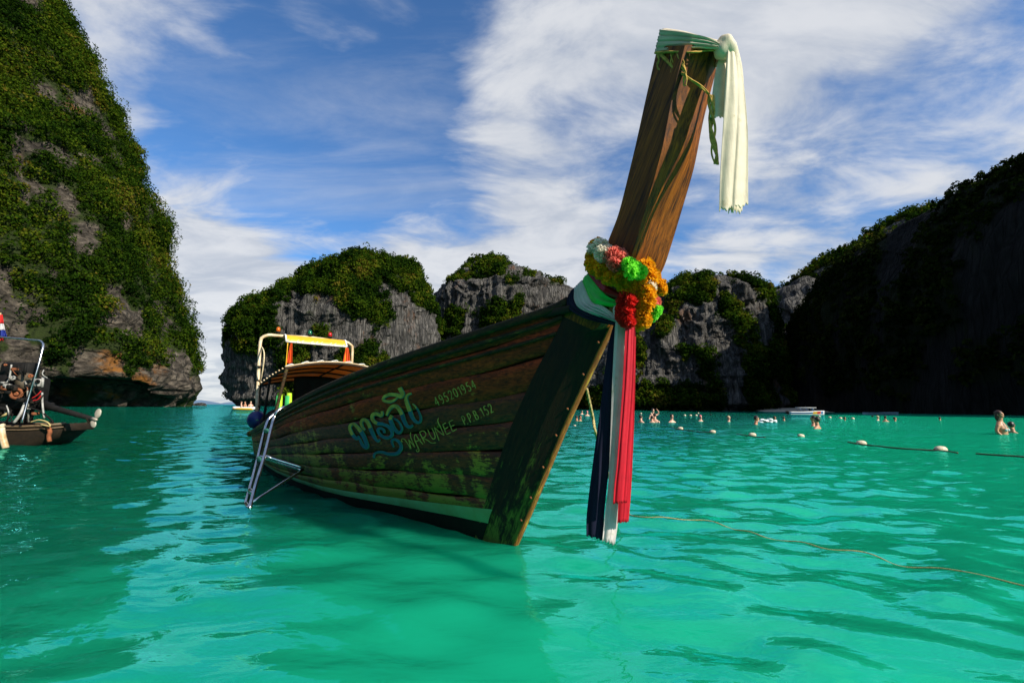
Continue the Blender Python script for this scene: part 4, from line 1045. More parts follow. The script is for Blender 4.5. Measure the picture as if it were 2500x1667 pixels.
# clutter under the canopy: engine, black tarpaulin, fender, vest
eng = empty('engine', bt(6.6, -.1, .35), 'black engine block under the rear of the canopy', 'engine')
RB = np.stack([AFT, STB, [0, 0, 1]], 1)
for nm, (a, b_, z), s_ in (('block', (6.6, -.1, .66), (.8, .5, .55)), ('cylinder_head', (6.6, -.1, 1.02), (.6, .34, .2)), ('radiator', (6.1, -.1, .74), (.12, .6, .62)), ('air_filter', (6.8, .1, 1.2), (.26, .26, .2))):
    V, Fc = box(bt(a, b_, z), s_, RB); mesh_obj(nm, V, Fc, M_BLACK, eng)
V, Fc = disc_ring(bt(6.0, -.1, .8), AFT, .05, .19, .04); mesh_obj('pulley', V, Fc, M_RUST, eng)
tp = []
for f in np.linspace(0, 1, 14):
    row = []
    for c in np.linspace(0, 1, 20):
        q = .42-.95*c; top = roof_pt(.62, q/.9, -.05)
        zb = .62+.05*math.sin(9*c); row.append([top[0]+.05*math.sin(c*25)*f, top[1]-.05*math.sin(c*25)*f, top[2]+(zb-top[2])*f])
    tp.append(row)
V, Fc = grid(np.array(tp)); o = mesh_obj('tarpaulin', V, Fc, M_BLACK); md = o.modifiers.new('t', 'SOLIDIFY'); md.thickness = .01
tag(o, 'black tarpaulin hung below the canopy behind the life vest', 'tarpaulin')
g = MB(); pth = spline([pv(762, 930, -.35), pv(764, 940, -.35), pv(760, 948, -.35), pv(752, 953, -.35)], 12)
for p in pth: g.add(*ellipsoid(p, (.028, .028, .028), 6, 8))
o = g.obj('flower_string', M_FW); tag(o, 'short string of white blossoms hanging under the canopy edge', 'garland')
# life vest on the front post
vest = empty('life_vest', pv(693, 985, .70), 'yellow green life vest hung on the front canopy post', 'life vest')
c = pv(693, 987, .70); vu, vz = px2uz(693, 987, .70)
for sg in (-1, 1):
    P = []
    for f in np.linspace(0, 1, 12):
        wd = .085+.03*math.sin(f*3.1); row = []
        for a in np.arange(12)*2*math.pi/12:
            row.append(c+(-AFT*.25+STB)*0+np.array([1, .2, 0])*(sg*.075+wd*.5*math.cos(a)*(.9 if f < .8 else .6))+np.array([-.2, 1, 0])*.04*math.sin(a)+np.array([0, 0, .2-.42*f]))
        P.append(np.array(row))
    V, Fc = loft(P); mesh_obj('front_panel', V, Fc, M_VEST, vest)
    V, Fc = box(c+np.array([sg*.08, -.055, -.02]), (.07, .012, .34)); mesh_obj('green_tape', V, Fc, M_VESTG, vest)
V, Fc = box(c+np.array([.12, -.05, -.17]), (.05, .02, .12)); mesh_obj('red_toggle', V, Fc, M_RED, vest)
# fender ball on the quarter
fu, fz = px2uz(626, 1027, .92)
fen = empty('fender_ball', bt(fu, .92, fz), 'blue fender ball resting on the stern rail', 'fender')
V, Fc = ellipsoid(bt(fu, .92, fz+.02), (.165, .165, .175), 20, 28); mesh_obj('ball', V, Fc, M_BLUEBALL, fen)
V, Fc = tube([bt(fu, .92, fz+.18), bt(fu, .92, fz+.24)], [.04, .025], 10); mesh_obj('eye', V, Fc, M_BLUEBALL, fen)
V, Fc = tube(spline([bt(fu, .92, fz+.24), bt(fu-.1, .85, fz+.4), bt(fu-.2, .8, fz+.2), bt(fu-.3, .9, fz)], 16), .012, 6); mesh_obj('lanyard', V, Fc, M_LINE, fen)
bag = MB()
for a_, b_, z_, r_ in ((6.9, .6, .92, .16), (6.55, .68, .9, .17), (6.2, .7, .93, .15), (6.8, .3, .86, .2)): bag.add(*ellipsoid(bt(a_, b_, z_), (r_, r_, r_*.9), 10, 14))
o = bag.obj('bundle', M_BLACK); tag(o, 'dark bundles of gear heaped beside the stern rail', 'bundle')
V, Fc = tube(spline([bt(6.95, .88, 1.02), bt(6.9, .92, .95), bt(6.8, .93, .84)], 8), .035, 10); tag(mesh_obj('green_hose', V, Fc, M_VESTG), 'short green hose among the dark bundles at the stern', 'hose')

# ---- stainless boarding ladder hooked over the gunwale
lad = empty('boarding_ladder', atY(606, 1238, 5.35), 'stainless boarding ladder hooked over the hull side, feet in the water', 'ladder')
def lp(x, y, f, dy=0.): return atY(x, y, 5.30+f*.98+dy)
fr = [(709, 995, 1.12), (698, 994, 1.08), (687.5, 996.5, 1.02), (676, 1006, .97), (667, 1027, .92), (647, 1108, .55), (626, 1178, .25), (609, 1243, 0.)]
rr = [(690, 1006, 1.14), (682, 1007, 1.10), (670, 1011, 1.04), (660, 1019, 1.0), (653, 1030, .95), (643, 1064, .80), (626, 1134, .48), (601, 1227, .08), (597, 1243, 0)]
V, Fc = tube(spline([lp(*p) for p in fr], 50), .022, 10); mesh_obj('side_rail', V, Fc, M_STEEL, lad)
V, Fc = tube(spline([lp(p[0], p[1], p[2], .16) for p in rr], 50), .022, 10); mesh_obj('side_rail', V, Fc, M_STEEL, lad)
FR = spline([lp(*p) for p in fr], 100); RR = spline([lp(p[0], p[1], p[2], .16) for p in rr], 100)
for z in (.80, .47, .14, -.0):
    a_ = FR[20+np.argmin(np.abs(FR[20:, 2]-z))]; b_ = RR[20+np.argmin(np.abs(RR[20:, 2]-z))]
    V, Fc = tube(np.linspace(a_, b_, 6), [.02, .032, .034, .034, .032, .02], 10); mesh_obj('tread', V, Fc, M_GREENTREAD if z > .3 else M_STEEL, lad)
tip = onhull(748, 1141)[0]+np.array([-.01, -.03, 0]); tip2 = tip+np.array([-.02, .0, -.03])
a1 = FR[20+np.argmin(np.abs(FR[20:, 2]-.52))]; a2 = RR[20+np.argmin(np.abs(RR[20:, 2]-.50))]; a3 = FR[-6]
V, Fc = tube(np.linspace(a1, tip, 8), .021, 10); mesh_obj('strut', V, Fc, M_STEEL, lad)
V, Fc = tube(np.linspace(a2, tip2, 8), .018, 10); mesh_obj('strut', V, Fc, M_STEEL, lad)
V, Fc = tube(np.linspace(a3, tip+np.array([-.01, 0, -.02]), 8), .017, 10); mesh_obj('brace', V, Fc, M_STEEL, lad)

# ------------------------------------------------------------------ ribbons tied round the prow
def resamp(P, n): return spline(P, n) if len(P) > 2 else np.linspace(P[0], P[1], n)
def solid(o, t=.004):
    md = o.modifiers.new('thickness', 'SOLIDIFY'); md.thickness = t; md.offset = 0; return o
def sash(top, bot, mat, parent, vprof=(.155, .190, .150), lift=0., wr=3, seed=0):
    n, m = 34, 15
    T, B = resamp(top, n), resamp(bot, n); f = np.linspace(0, 1, n)
    vv = np.interp(f, [0, .55, 1], vprof)+lift
    rows = []
    for i in range(n):
        row = []
        for j, c in enumerate(np.linspace(0, 1, m)):
            p = T[i]*(1-c)+B[i]*c
            wob = .007*math.sin(2*math.pi*wr*c+1.7*math.sin(3*f[i]+seed)+seed)*(.4+1.1*f[i])+.003*math.sin(2*math.pi*(wr*2.3)*c+seed*2+f[i]*3)
            edge = -.012*(abs(2*c-1)**6)
            u, z = px2uz(p[0], p[1], vv[i]); row.append((u, vv[i]+wob+edge, z))
        rows.append(row)
    R = np.array(rows)
    back = np.array([[(R[0][j][0]+.035*math.sin(math.pi*k), R[0][j][1]*(1-2*k), R[0][j][2]) for j in range(m)] for k in np.linspace(.08, .92, 8)])
    port = R[::-1].copy(); port[..., 1] *= -1
    full = np.concatenate([R[::-1], back, port[::-1]])
    V, Fc = grid(bt(full[..., 0], full[..., 1], full[..., 2])); return solid(mesh_obj('wrap', V, Fc, mat, parent), .004)
def drape(name, left, right, Y, folds, amp, mat, parent, ph=0., rag=0., n=60, m=49, sharp=1., lean=0.):
    Lp, Rp = resamp(left, n), resamp(right, n); rows = []
    amp = amp*np.linalg.norm(Rp-Lp, axis=1).mean()*Y/F/(2*math.pi*folds)
    for i, f in enumerate(np.linspace(0, 1, n)):
        row = []
        for c in np.linspace(0, 1, m):
            q = c+.05*math.sin(2*math.pi*(c*1.5+f*.4)+ph)*math.sin(math.pi*c)
            p = Lp[i]*(1-q)+Rp[i]*q+np.array([1.3*math.sin(7*f+ph*2)*f*(.6+.4*c), 0])
            s = math.sin(2*math.pi*folds*c+ph+.9*math.sin(2.2*f+ph)); s = math.copysign(abs(s)**sharp, s)
            d = amp*(.55+.45*f)*s*(.6+.4*math.sin(5*c+ph))+amp*.16*math.sin(2*math.pi*folds*2.6*c+5*f+ph)+amp*.25*math.sin(4.*f+3*c+ph)*math.sin(9*f)
            py = p[1]
            if rag and f > .93: py += rag*(f-.93)/.07*(math.sin(c*23+ph)+.6*math.sin(c*61))
            row.append(atY(p[0], py, Y+d+lean*f))
        rows.append(row)
    V, Fc = grid(np.array(rows)); return solid(mesh_obj(name, V, Fc, mat, parent), .003)
KN = pv(1512, 752, .13)
KY = KN[1]
navy = empty('ribbon', pv(1400, 735, .15), 'navy ribbon, darkest of those tied round the prow, its long tail near the water', 'ribbon', 'ribbons tied round the prow')
white = empty('ribbon', pv(1420, 730, .15), 'white ribbon tied round the prow below the green one, long tail between navy and red', 'ribbon', 'ribbons tied round the prow')
green = empty('ribbon', pv(1440, 715, .15), 'glossy green ribbon wrapped round the prow between the white and red ones', 'ribbon', 'ribbons tied round the prow')
red = empty('ribbon', pv(1480, 690, .15), 'red ribbon wrapped under the flower garland, bright pleated tails hanging in front', 'ribbon', 'ribbons tied round the prow')
sash([(1402, 700), (1400, 735), (1440, 762), (1508, 782)], [(1386, 722), (1386, 752), (1430, 778), (1506, 796)], M_NAVY, navy, lift=-.008, wr=2, seed=1)
sash([(1421, 683), (1442, 733), (1470, 747), (1510, 777)], [(1401, 704), (1402, 738), (1428, 760), (1507, 787)], M_WHITER, white, lift=.002, wr=4, seed=2)
sash([(1434, 667), (1462, 702), (1482, 722), (1509, 736)], [(1420, 686), (1440, 735), (1468, 746), (1507, 748)], M_GREENS, green, lift=.007, wr=1.5, seed=3)
sash([(1440, 655), (1470, 668), (1500, 682), (1528, 705)], [(1434, 668), (1463, 704), (1483, 723), (1515, 733)], M_REDS, red, lift=.011, wr=1.6, seed=5)
YT = KY-.03
drape('tail', [(1499, 790), (1484, 850), (1466, 994), (1449, 1121), (1433, 1247), (1431, 1306)], [(1525, 785), (1515, 850), (1500, 994), (1490, 1121), (1476, 1240), (1471, 1318)], YT+.06, 1.1, .8, M_NAVY, navy, .4, 2.)
drape('tail', [(1502, 788), (1498, 860), (1494, 952), (1486, 1163), (1477, 1250), (1470, 1318)], [(1532, 786), (1532, 860), (1530, 952), (1522, 1163), (1512, 1240), (1501, 1329)], YT+.015, 1.05, .7, M_WHITER, white, 1.1, 2.5)
drape('tail', [(1540, 745), (1533, 810), (1527, 952), (1520, 1121), (1512, 1200), (1508, 1276)], [(1554, 740), (1553, 810), (1550, 952), (1544, 1121), (1541, 1200), (1536, 1273)], YT-.035, 1.1, .5, M_REDR, red, 2.0, 1.2)
drape('tail', [(1534, 745), (1527, 801), (1519, 952), (1507, 1121), (1500, 1180), (1496, 1229)], [(1551, 745), (1550, 801), (1547, 952), (1538, 1121), (1535, 1180), (1531, 1226)], YT-.075, 1.4, .6, M_REDR, red, .2, 1.)
kb = MB()
for dx, dy, r in ((0, 0, .05), (14, -8, .045), (6, 22, .04)):
    p = pv(1512+dx, 758+dy, .13); v_, f_ = ellipsoid(p, (r, r*.8, r), 12, 16); v_ = v_+.006*np.sin(v_*90); kb.add(v_, f_)
kb.obj('knot', M_WHITER, white)

# ---- artificial flower garlands
def bloom_mesh(name, n, r, seed, mat, ruff=1.):
    g = np.random.default_rng(seed); V = []; Fq = []
    for i in range(n):
        zc = 1-2*(i+.5)/n; a = i*2.39996+g.normal()*.25; s = math.sqrt(1-zc*zc)
        d = np.array([s*math.cos(a), s*math.sin(a), zc]); d += g.normal(size=3)*.12; d /= np.linalg.norm(d)
        t = np.cross(d, g.normal(size=3)); t /= np.linalg.norm(t); b = np.cross(d, t)
        rr = r*(.82+.3*g.random()); w = r*(.36+.15*g.random()); base = len(V)
        for k in range(5):            # ruffled fan petal
            e = (k-2)/2.
            V.append(d*r*.30+t*w*e*.35)
        for k in range(5):
            e = (k-2)/2.
            V.append(d*(rr-abs(e)*r*.10)+t*w*e+b*w*.38*ruff*(1 if k % 2 else -1)+g.normal(size=3)*r*.03)
        for k in range(4): Fq.append((base+k, base+k+1, base+5+k+1, base+5+k))
    me = raw_mesh(name, np.array(V), Fq, False); me.materials.append(mat); return me
BM = {k: [bloom_mesh('flower', 46, 1.0, 50+i+7*j, m) for i in range(3)] for j, (k, m) in enumerate(dict(y=M_FY, w=M_FW, p=M_FP, g=M_FG, r=M_FR).items())}
def flower(parent, p, r, kind, label=None):
    o = bpy.data.objects.new('flower', random.choice(BM[kind])); COL.objects.link(o); o.parent = parent
    o.location = tuple(np.asarray(p)-wloc(parent)); o.scale = (r, r, r)
    o.rotation_euler = (random.uniform(0, 6.3), random.uniform(0, 6.3), random.uniform(0, 6.3))
    if label: o['label'] = label
    return o
def strand(parent, path, n, r, kinds='y', jit=.15, lab=None):
    P = spline(path, n*3)[1::3]
    V, Fc = tube(spline(path, 40), r*.45, 8); mesh_obj('string', V, Fc, M_FY, parent)
    for p in P: flower(parent, p+rng.normal(size=3)*r*jit, r*(.9+.25*rng.random()), random.choice(kinds), lab)
g1 = empty('flower_garland', pv(1500, 668, .18), 'upper ring of ruffled yellow paper flowers round the prow, with white, pink and green blooms', 'garland', 'flower garlands on the prow')
def port(p):      # mirrored across the centre plane
    d = p-S0; return p-2*(d@STB)*STB
ring = [pv(1441, 640, .185), pv(1462, 652, .205), pv(1490, 664, .215), pv(1520, 681, .20), pv(1552, 690, .13), pv(1572, 678, .05), pv(1582, 662, -.06)]
strand(g1, ring+[port(ring[3]), port(ring[2]), port(ring[1]), port(ring[0]), (ring[0]+port(ring[0]))/2+AFT*.08, ring[0]], 58, .047)
ring2 = [pv(1440, 652, .19), pv(1470, 668, .215), pv(1500, 684, .215), pv(1530, 700, .17), pv(1556, 706, .09)]
strand(g1, ring2, 20, .044)
ring3 = [pv(1452, 618, .10), pv(1447, 628, .17), pv(1470, 640, .20), pv(1500, 655, .205)]
strand(g1, ring3, 9, .048)
for x, y, v, r, k, l in ((1466, 604, .175, .062, 'w', 'white flower'), (1452, 612, .15, .055, 'w', 'white flower'), (1478, 620, .20, .066, 'w', 'white flower'), (1458, 594, .14, .04, 'y', None), (1452, 600, .10, .045, 'y', None),
                         (1500, 628, .20, .070, 'p', 'pink flower'), (1514, 636, .19, .062, 'p', 'pink flower'), (1504, 644, .215, .055, 'p', 'pink flower'), (1522, 633, .15, .05, 'p', None),
                         (1534, 645, .19, .048, 'g', 'lime green flower'), (1548, 656, .175, .050, 'g', 'lime green flower'), (1562, 664, .13, .046, 'g', 'lime green flower'), (1544, 664, .20, .048, 'g', None)):
    flower(g1, pv(x, y, v+.025), r*1.06, k, l)
for x, y in ((1576, 652), (1586, 668), (1584, 684), (1572, 690), (1580, 700)): flower(g1, pv(x, y, .02), .062, 'y')
g2 = empty('flower_garland', pv(1566, 740, .06), 'lower bunch of yellow paper flowers hanging beside the red ribbon, with red and pink blooms', 'garland', 'flower garlands on the prow')
for i, (x, y) in enumerate([(1550, 708), (1565, 712), (1580, 712), (1552, 722), (1568, 726), (1582, 728), (1556, 738), (1572, 742), (1560, 752), (1574, 756), (1558, 764), (1571, 770), (1562, 778), (1570, 784), (1560, 790), (1548, 700), (1580, 742)]):
    flower(g2, pv(x, y, .085), .055, 'y')
V, Fc = tube(spline([pv(1552, 695, .05), pv(1566, 740, .05), pv(1562, 790, .05)], 20), .035, 8); mesh_obj('string', V, Fc, M_FY, g2)
for x, y, r, k, l in ((1528, 722, .048, 'r', 'red flower'), (1540, 735, .044, 'r', 'red flower'), (1520, 733, .042, 'r', 'red flower'), (1518, 757, .046, 'r', 'red flower'), (1534, 762, .048, 'r', 'red flower'), (1526, 780, .050, 'r', 'red flower'), (1537, 786, .045, 'r', None), (1520, 770, .05, 'r', None),
                      (1553, 700, .05, 'p', 'coral flower'), (1562, 704, .04, 'p', None), (1578, 703, .048, 'w', 'white flower'), (1588, 699, .042, 'w', 'white flower'), (1585, 730, .052, 'p', 'pink flower'), (1594, 740, .052, 'p', 'pink flower'), (1588, 752, .05, 'p', None), (1597, 760, .048, 'g', 'lime green flower'), (1588, 770, .046, 'g', 'lime green flower'), (1605, 756, .036, 'g', None)):
    flower(g2, pv(x, y, .165 if x < 1545 else (.03 if x > 1575 else .10)), r, k, l)

# ---- white cloth knotted over the tip of the prow, straw rope beneath it
wc = empty('white_cloth', pv(1600, 126, .14), 'white cotton cloth knotted over the tip of the prow with two hanging tails', 'cloth')
n, m = 44, 25
Tt, Bb = resamp([(1615, 58), (1660, 66), (1700, 78), (1735, 90), (1764, 108)], n), resamp([(1599, 127), (1645, 122), (1695, 119), (1738, 120), (1764, 120)], n)
R = []
for i, f in enumerate(np.linspace(0, 1, n)):
    v = np.interp(f, [0, .5, 1], [.148, .135, .04]); row = []
    for c in np.linspace(0, 1, m):
        p = Tt[i]*(1-c)+Bb[i]*c; u, z = px2uz(p[0], p[1], v)
        w_ = .012*math.sin(2*math.pi*4.3*c+1.2*math.sin(2*f))*(.25+f*1.1)*(1-.75*max(0, f-.85)/.15)+.005*math.sin(2*math.pi*9*c+4*f)
        row.append((u, (v+w_)*(1-.5*(1-c)**8 if c < .2 else 1), z))
    R.append(row)
R = np.array(R); Pm = R[:, ::-1].copy(); Pm[..., 1] *= -1
mid = R[:, :1].copy(); mid[..., 1] = 0; mid[..., 2] += .02
full = np.concatenate([Pm, mid, R], 1); V, Fc = grid(bt(full[..., 0], full[..., 1], full[..., 2])); solid(mesh_obj('wrap', V, Fc, M_WHITE, wc), .005)
e = full[0]; cpt = e.mean(0); cap = np.concatenate([e[None], (e*.5+cpt*.5)[None]+np.array([.01, 0, 0]), np.repeat(cpt[None, None], len(e), 1)+np.array([.015, 0, 0])]); V, Fc = grid(bt(cap[..., 0], cap[..., 1], cap[..., 2])); mesh_obj('wrap_end', V, Fc, M_WHITE, wc)
KP = pv(1770, 118, .0); TY = KP[1]
v_, f_ = ellipsoid(KP, (.062, .055, .072), 26, 34); q = (v_-KP); v_ = v_+q*(.10*np.sin(q[:, 0:1]*60+q[:, 2:3]*35)+.04*np.sin(q[:, 2:3]*60-q[:, 0:1]*90)); mesh_obj('knot', v_, f_, M_WHITE, wc)
drape('tail', [(1760, 128), (1748, 170), (1740, 225), (1733, 285)], [(1782, 132), (1780, 190), (1777, 240), (1773, 288)], TY+.02, 1.0, .65, M_WHITE, wc, .5, 2.)
drape('tail', [(1776, 118), (1772, 175), (1766, 290), (1760, 400), (1756, 515)], [(1796, 108), (1812, 180), (1824, 298), (1827, 400), (1827, 500)], TY-.03, 1.0, .7, M_WHITE, wc, 2.6, 3.5, n=80, m=65)
drape('tail', [(1780, 112), (1790, 175), (1792, 290), (1786, 400), (1778, 516)], [(1800, 112), (1814, 180), (1818, 298), (1814, 400), (1812, 518)], TY+.03, 1.1, .7, M_WHITE, wc, 1.2, 4.)
sr = empty('straw_rope', pv(1650, 128, .15), 'frayed straw rope under the white cloth, dangling from the prow', 'rope')
def straw(P, r, k=4, spread=.008, seed=0):
    g = np.random.default_rng(seed); b = MB(); P = spline(P, 36)
    for i in range(k):
        ph = g.random()*6.28; o_ = np.stack([np.cos(np.linspace(0, 9, 36)+ph), np.sin(np.linspace(0, 9, 36)*.8+ph), np.sin(np.linspace(0, 7, 36)+ph)], 1)*spread
        b.add(*tube(P+o_, np.linspace(r, r*.5, 36), 6))
    return b
straw([pv(1602, 130, .155), pv(1640, 127, .165), pv(1690, 128, .14), pv(1722, 124, .08), pv(1745, 124, .05)], .007, 4, .008, 1).obj('strand', M_STRAW, sr)
straw([pv(1612, 132, .16), pv(1645, 165, .155), pv(1675, 188, .145), pv(1705, 207, .11), pv(1735, 233, .045)], .007, 4, .007, 2).obj('strand', M_STRAW, sr)
straw([pv(1655, 126, .16), pv(1664, 155, .16), pv(1671, 180, .155), pv(1673, 210, .15)], .007, 3, .007, 3).obj('strand', M_STRAW, sr)
for x in (1641, 1607, 1668): straw([pv(x, 128, .16), pv(x-1, 150, .162), pv(x+1, 172 if x != 1641 else 188, .16)], .0035, 3, .006, x).obj('fibre', M_STRAW, sr)
hp = pv(1735, 233, .05)
straw([hp, hp-[0, 0, .12], hp-[.0, .0, .3], hp-[-.005, 0, .43]], .009, 6, .011, 9).obj('hanging_end', M_STRAW, sr)

# ---- mooring line from the bow into the water, its free end floating away to the right
ml = empty('mooring_rope', pv(1432, 945, 0), 'yellow mooring rope from the bow, floating off to the right past the ribbons', 'rope')
q1 = pv(1432, 948, -.06); q2 = atY(1462, 1085, q1[1]+.25); q3 = atZ(1512, 1238, .012)
def twist(P, r, k=3, turns=40, n=200):
    P = spline(P, n); T = np.gradient(P, axis=0); T /= np.linalg.norm(T, axis=1)[:, None]; u = np.cross(T, [0, 0, 1.]); u /= np.linalg.norm(u, axis=1)[:, None]+1e-9; w = np.cross(T, u); b = MB()
    for i in range(k):
        a = np.linspace(0, turns*2*math.pi, n)+i*2*math.pi/k; b.add(*tube(P+(np.cos(a)[:, None]*u+np.sin(a)[:, None]*w)*r*.55, r*.62, 6))
    return b
twist([q1, (q1+q2)/2, q2, q3], .010, 3, 22, 160).obj('hanging_length', M_ROPEY, ml)
fl = [(1534, 1255), (1552, 1264), (1590, 1270), (1650, 1273), (1720, 1277), (1790, 1291), (1860, 1308), (1950, 1325), (2028, 1343), (2130, 1358), (2200, 1375), (2310, 1395), (2400, 1415), (2510, 1440)]
FP = np.array([atZ(x, y, .0) for x, y in fl]); FP = spline(np.vstack([q3, FP]), 260)
wz = wave_z(FP[:, 0], FP[:, 1], np.full(len(FP), .06)); FP[:, 2] = wz+.006-.006*(np.sin(np.arange(260)*.19)+.2)*sstep(np.arange(260.), 20, 60)
FP[:6, 2] = np.maximum(FP[:6, 2], 0.0)
twist(FP, .0044, 3, 90, 420).obj('floating_length', M_ROPEY, ml)

M_GREYP = simple('weathered_pipe', (.34, .33, .30), var=.45, scale=9., rough=.5)
# ------------------------------------------------------------------ stern of the neighbouring longtail at the left edge
LY = 12.2
def at(x, y, dY=0.): return atY(x, y, LY+dY)
sb = empty('longtail_boat', at(60, 1070, 0), 'dark longtail boat stern with engine and raised propeller at the left edge', 'boat')
xs_ = [at(-1500, 1040)[0], at(-1300, 1040)[0], at(-900, 1040)[0], at(-400, 1040)[0], at(-100, 1040)[0], at(40, 1040)[0], at(100, 1036)[0], at(124, 1033)[0]]
zg = [1.75, 1.2, .75, .60, .52, .50, .54, .58]; hb = [.06, .5, .9, .95, .85, .66, .5, .38]; zk = [.4, -.25, -.35, -.38, -.3, -.12, .22, .42]; wb = [.04, .28, .7, .72, .6, .38, .16, .10]
rings = []
for X, g_, h_, k_, w_ in zip(xs_, zg, hb, zk, wb):
    rr_ = []
    for a in np.linspace(0, 1, 9):
        s_ = a*math.pi/2; rr_.append([X, LY+.8-(w_+(h_-w_)*math.cos(s_)**.7) if a < 1 else LY+.8-.02, g_+(k_-g_)*math.sin(s_)])
    rr_ += [[p[0], 2*(LY+.8)-p[1], p[2]] for p in rr_[::-1]]
    rings.append(np.array(rr_))
V, Fc = loft(rings, cap=True, closed=False); V, Fc = loft([spline(np.array([r[i] for r in rings]), 40) for i in range(len(rings[0]))], cap=False, closed=False)
o = mesh_obj('hull', V, Fc, M_DARKW, sb); solid(o, .03)
for sgn in (1, -1):
    gp = spline(np.array([[X, LY+.8-sgn*(h_+.02), g_+.02] for X, g_, h_ in zip(xs_, zg, hb)]), 40)
    V, Fc = tube(gp, .035, 8); mesh_obj('gunwale', V, Fc, simple('pale_rail', (.13, .085, .045), var=.5, stretch=(1, 8, 8)) if sgn == 1 else bpy.data.materials['pale_rail'], sb)
    V, Fc = tube(gp-np.array([0, sgn*.01, .09]), .018, 8); mesh_obj('rub_rail', V, Fc, bpy.data.materials['pale_rail'], sb)
V, Fc = box([xs_[-1]+.02, LY+.8, .50], (.06, .86, .2)); mesh_obj('transom', V, Fc, M_DARKW, sb)
dk = np.array([[[X, LY+.8-h_*.92*c, g_-.10] for c in np.linspace(1, -1, 5)] for X, g_, h_ in zip(xs_, zg, hb)]); V, Fc = grid(dk); mesh_obj('deck', V, Fc, bpy.data.materials['pale_rail'], sb)
V, Fc = tube(spline([at(118, 1042, .2), at(122, 1055, .2), at(119, 1064, .2), at(121, 1078, .2)], 12), [.05]*12, 8); mesh_obj('rudder_stub', V, Fc, M_RUST, sb)
V, Fc = tube(spline([at(75, 1030, .1), at(95, 1025, .1), at(115, 1030, .1), at(122, 1040, .1), at(100, 1036, .1)], 30), .018, 8); mesh_obj('rope_coil', V, Fc, M_ROPEY, sb)
V, Fc = tube(spline([at(-200, 812, .4), at(0, 823, .3), at(80, 830, .3), at(98, 832, .3), at(105, 840, .3), at(103, 856, .25), at(90, 905, .15), at(70, 970, .1), at(53, 1032, 0)], 60), .027, 10); mesh_obj('rail_pipe', V, Fc, M_STEEL, sb)
V, Fc = tube(spline([at(62, 982, .2), at(50, 1010, .05), at(34, 1032, 0)], 12), .035, 8); mesh_obj('brace', V, Fc, M_GREYP, sb)
V, Fc = tube([at(58, 997, .2), at(75, 998, .2)], .02, 8); mesh_obj('brace', V, Fc, M_GREYP, sb)
V, Fc = tube(spline([at(8, 1040, -.35), at(3, 1040, -.35), at(6, 1065, -.35), at(14, 1094, -.35)], 12), [.07]*12, 8); o = mesh_obj('bamboo_pole', V, Fc, M_PIPE, sb); o['label'] = 'bamboo pole standing in the water'
se = empty('engine', at(60, 1000, .6), 'black engine with rusty pulley on the stern of the neighbouring boat', 'engine')
bm_ = MB()
for x, y, w_, h_, d_ in ((20, 950, 75, 70, .5), (75, 960, 60, 80, .45), (50, 905, 70, 40, .4), (30, 990, 40, 50, .4), (112, 992, 26, 20, .25), (-20, 965, 60, 70, .5), (62, 1015, 24, 40, .25)):
    s_ = LY/F; V, Fc = box(at(x, y, .55), (w_*s_, d_, h_*s_)); bm_.add(V, Fc)
bm_.obj('block', M_BLACK, se)
gl_ = np.random.default_rng(8)
for k in range(34):
    x, y = gl_.uniform(-5, 108), gl_.uniform(888, 1012); s_ = LY/F
    if k % 3 == 0: V, Fc = tube(spline([at(x, y, .12), at(x+gl_.uniform(-12, 12), y+gl_.uniform(4, 18), .05), at(x+gl_.uniform(-18, 18), y+gl_.uniform(14, 34), .15)], 10), gl_.uniform(.008, .02), 6); nm = 'hose'
    elif k % 3 == 1: V, Fc = box(at(x, y, .18), (gl_.uniform(5, 14)*s_, .16, gl_.uniform(4, 13)*s_)); nm = 'engine_fitting'
    else: V, Fc = disc_ring(at(x, y, .16), (.2, -1, .1), .01, gl_.uniform(.03, .07), .05, 12); nm = 'flange'
    mesh_obj(nm, V, Fc, (M_BLACK, M_RUST, M_BLACK, M_DARKW, M_GREYP)[k % 5], se)
V, Fc = disc_ring(at(40, 961, .2), (.25, -1, 0), .085, .155, .05); mesh_obj('pulley', V, Fc, M_RUST, se)
V, Fc = disc_ring(at(40, 961, .22), (.25, -1, 0), .001, .06, .05); mesh_obj('pulley_hub', V, Fc, M_RUST, se)
V, Fc = disc_ring(at(62, 930, .3), (.3, -1, .1), .001, .22, .04); mesh_obj('cover_disc', V, Fc, simple('grey_brown', (.09, .07, .045)), se)
V, Fc = tube([at(62, 930, .25), at(67, 950, .25), at(70, 1030, .25)], .022, 8); mesh_obj('post', V, Fc, simple('rail_grey', (.25, .24, .2)), se)
V, Fc = box(at(93, 934, .1), (.16, .12, .20)); bx_ = mesh_obj('speaker_box', V, Fc, M_GREYP, se)
V, Fc = disc_ring(at(92, 931, .02), (0, -1, 0), .02, .055, .03); mesh_obj('dial', V, Fc, M_BLACK, bx_)
for pts, r, m_ in (([(103, 958), (104, 990), (108, 1020)], .022, M_GREYP), ([(100, 955), (90, 965), (78, 972)], .014, M_RED), ([(80, 978), (92, 975), (103, 962)], .014, M_RED), ([(105, 920), (103, 945)], .03, M_GREYP), ([(70, 994), (100, 1005), (130, 1030), (120, 1030)], .022, M_BLACK), ([(22, 1000), (-30, 992), (-120, 990)], .05, M_BLACK), ([(2, 1018), (20, 1008)], .03, M_ROPEY), ([(14, 1035), (28, 1000)], .022, M_BLACK), ([(28, 890), (22, 925), (8, 945)], .02, M_GREYP), ([(64, 885), (60, 915)], .03, M_BLACK)):
    V, Fc = tube(spline([at(x, y, .12) for x, y in pts], 14) if len(pts) > 2 else [at(x, y, .12) for x, y in pts], r, 8); mesh_obj('fuel_line' if m_ is M_RED else 'pipe', V, Fc, m_, se)
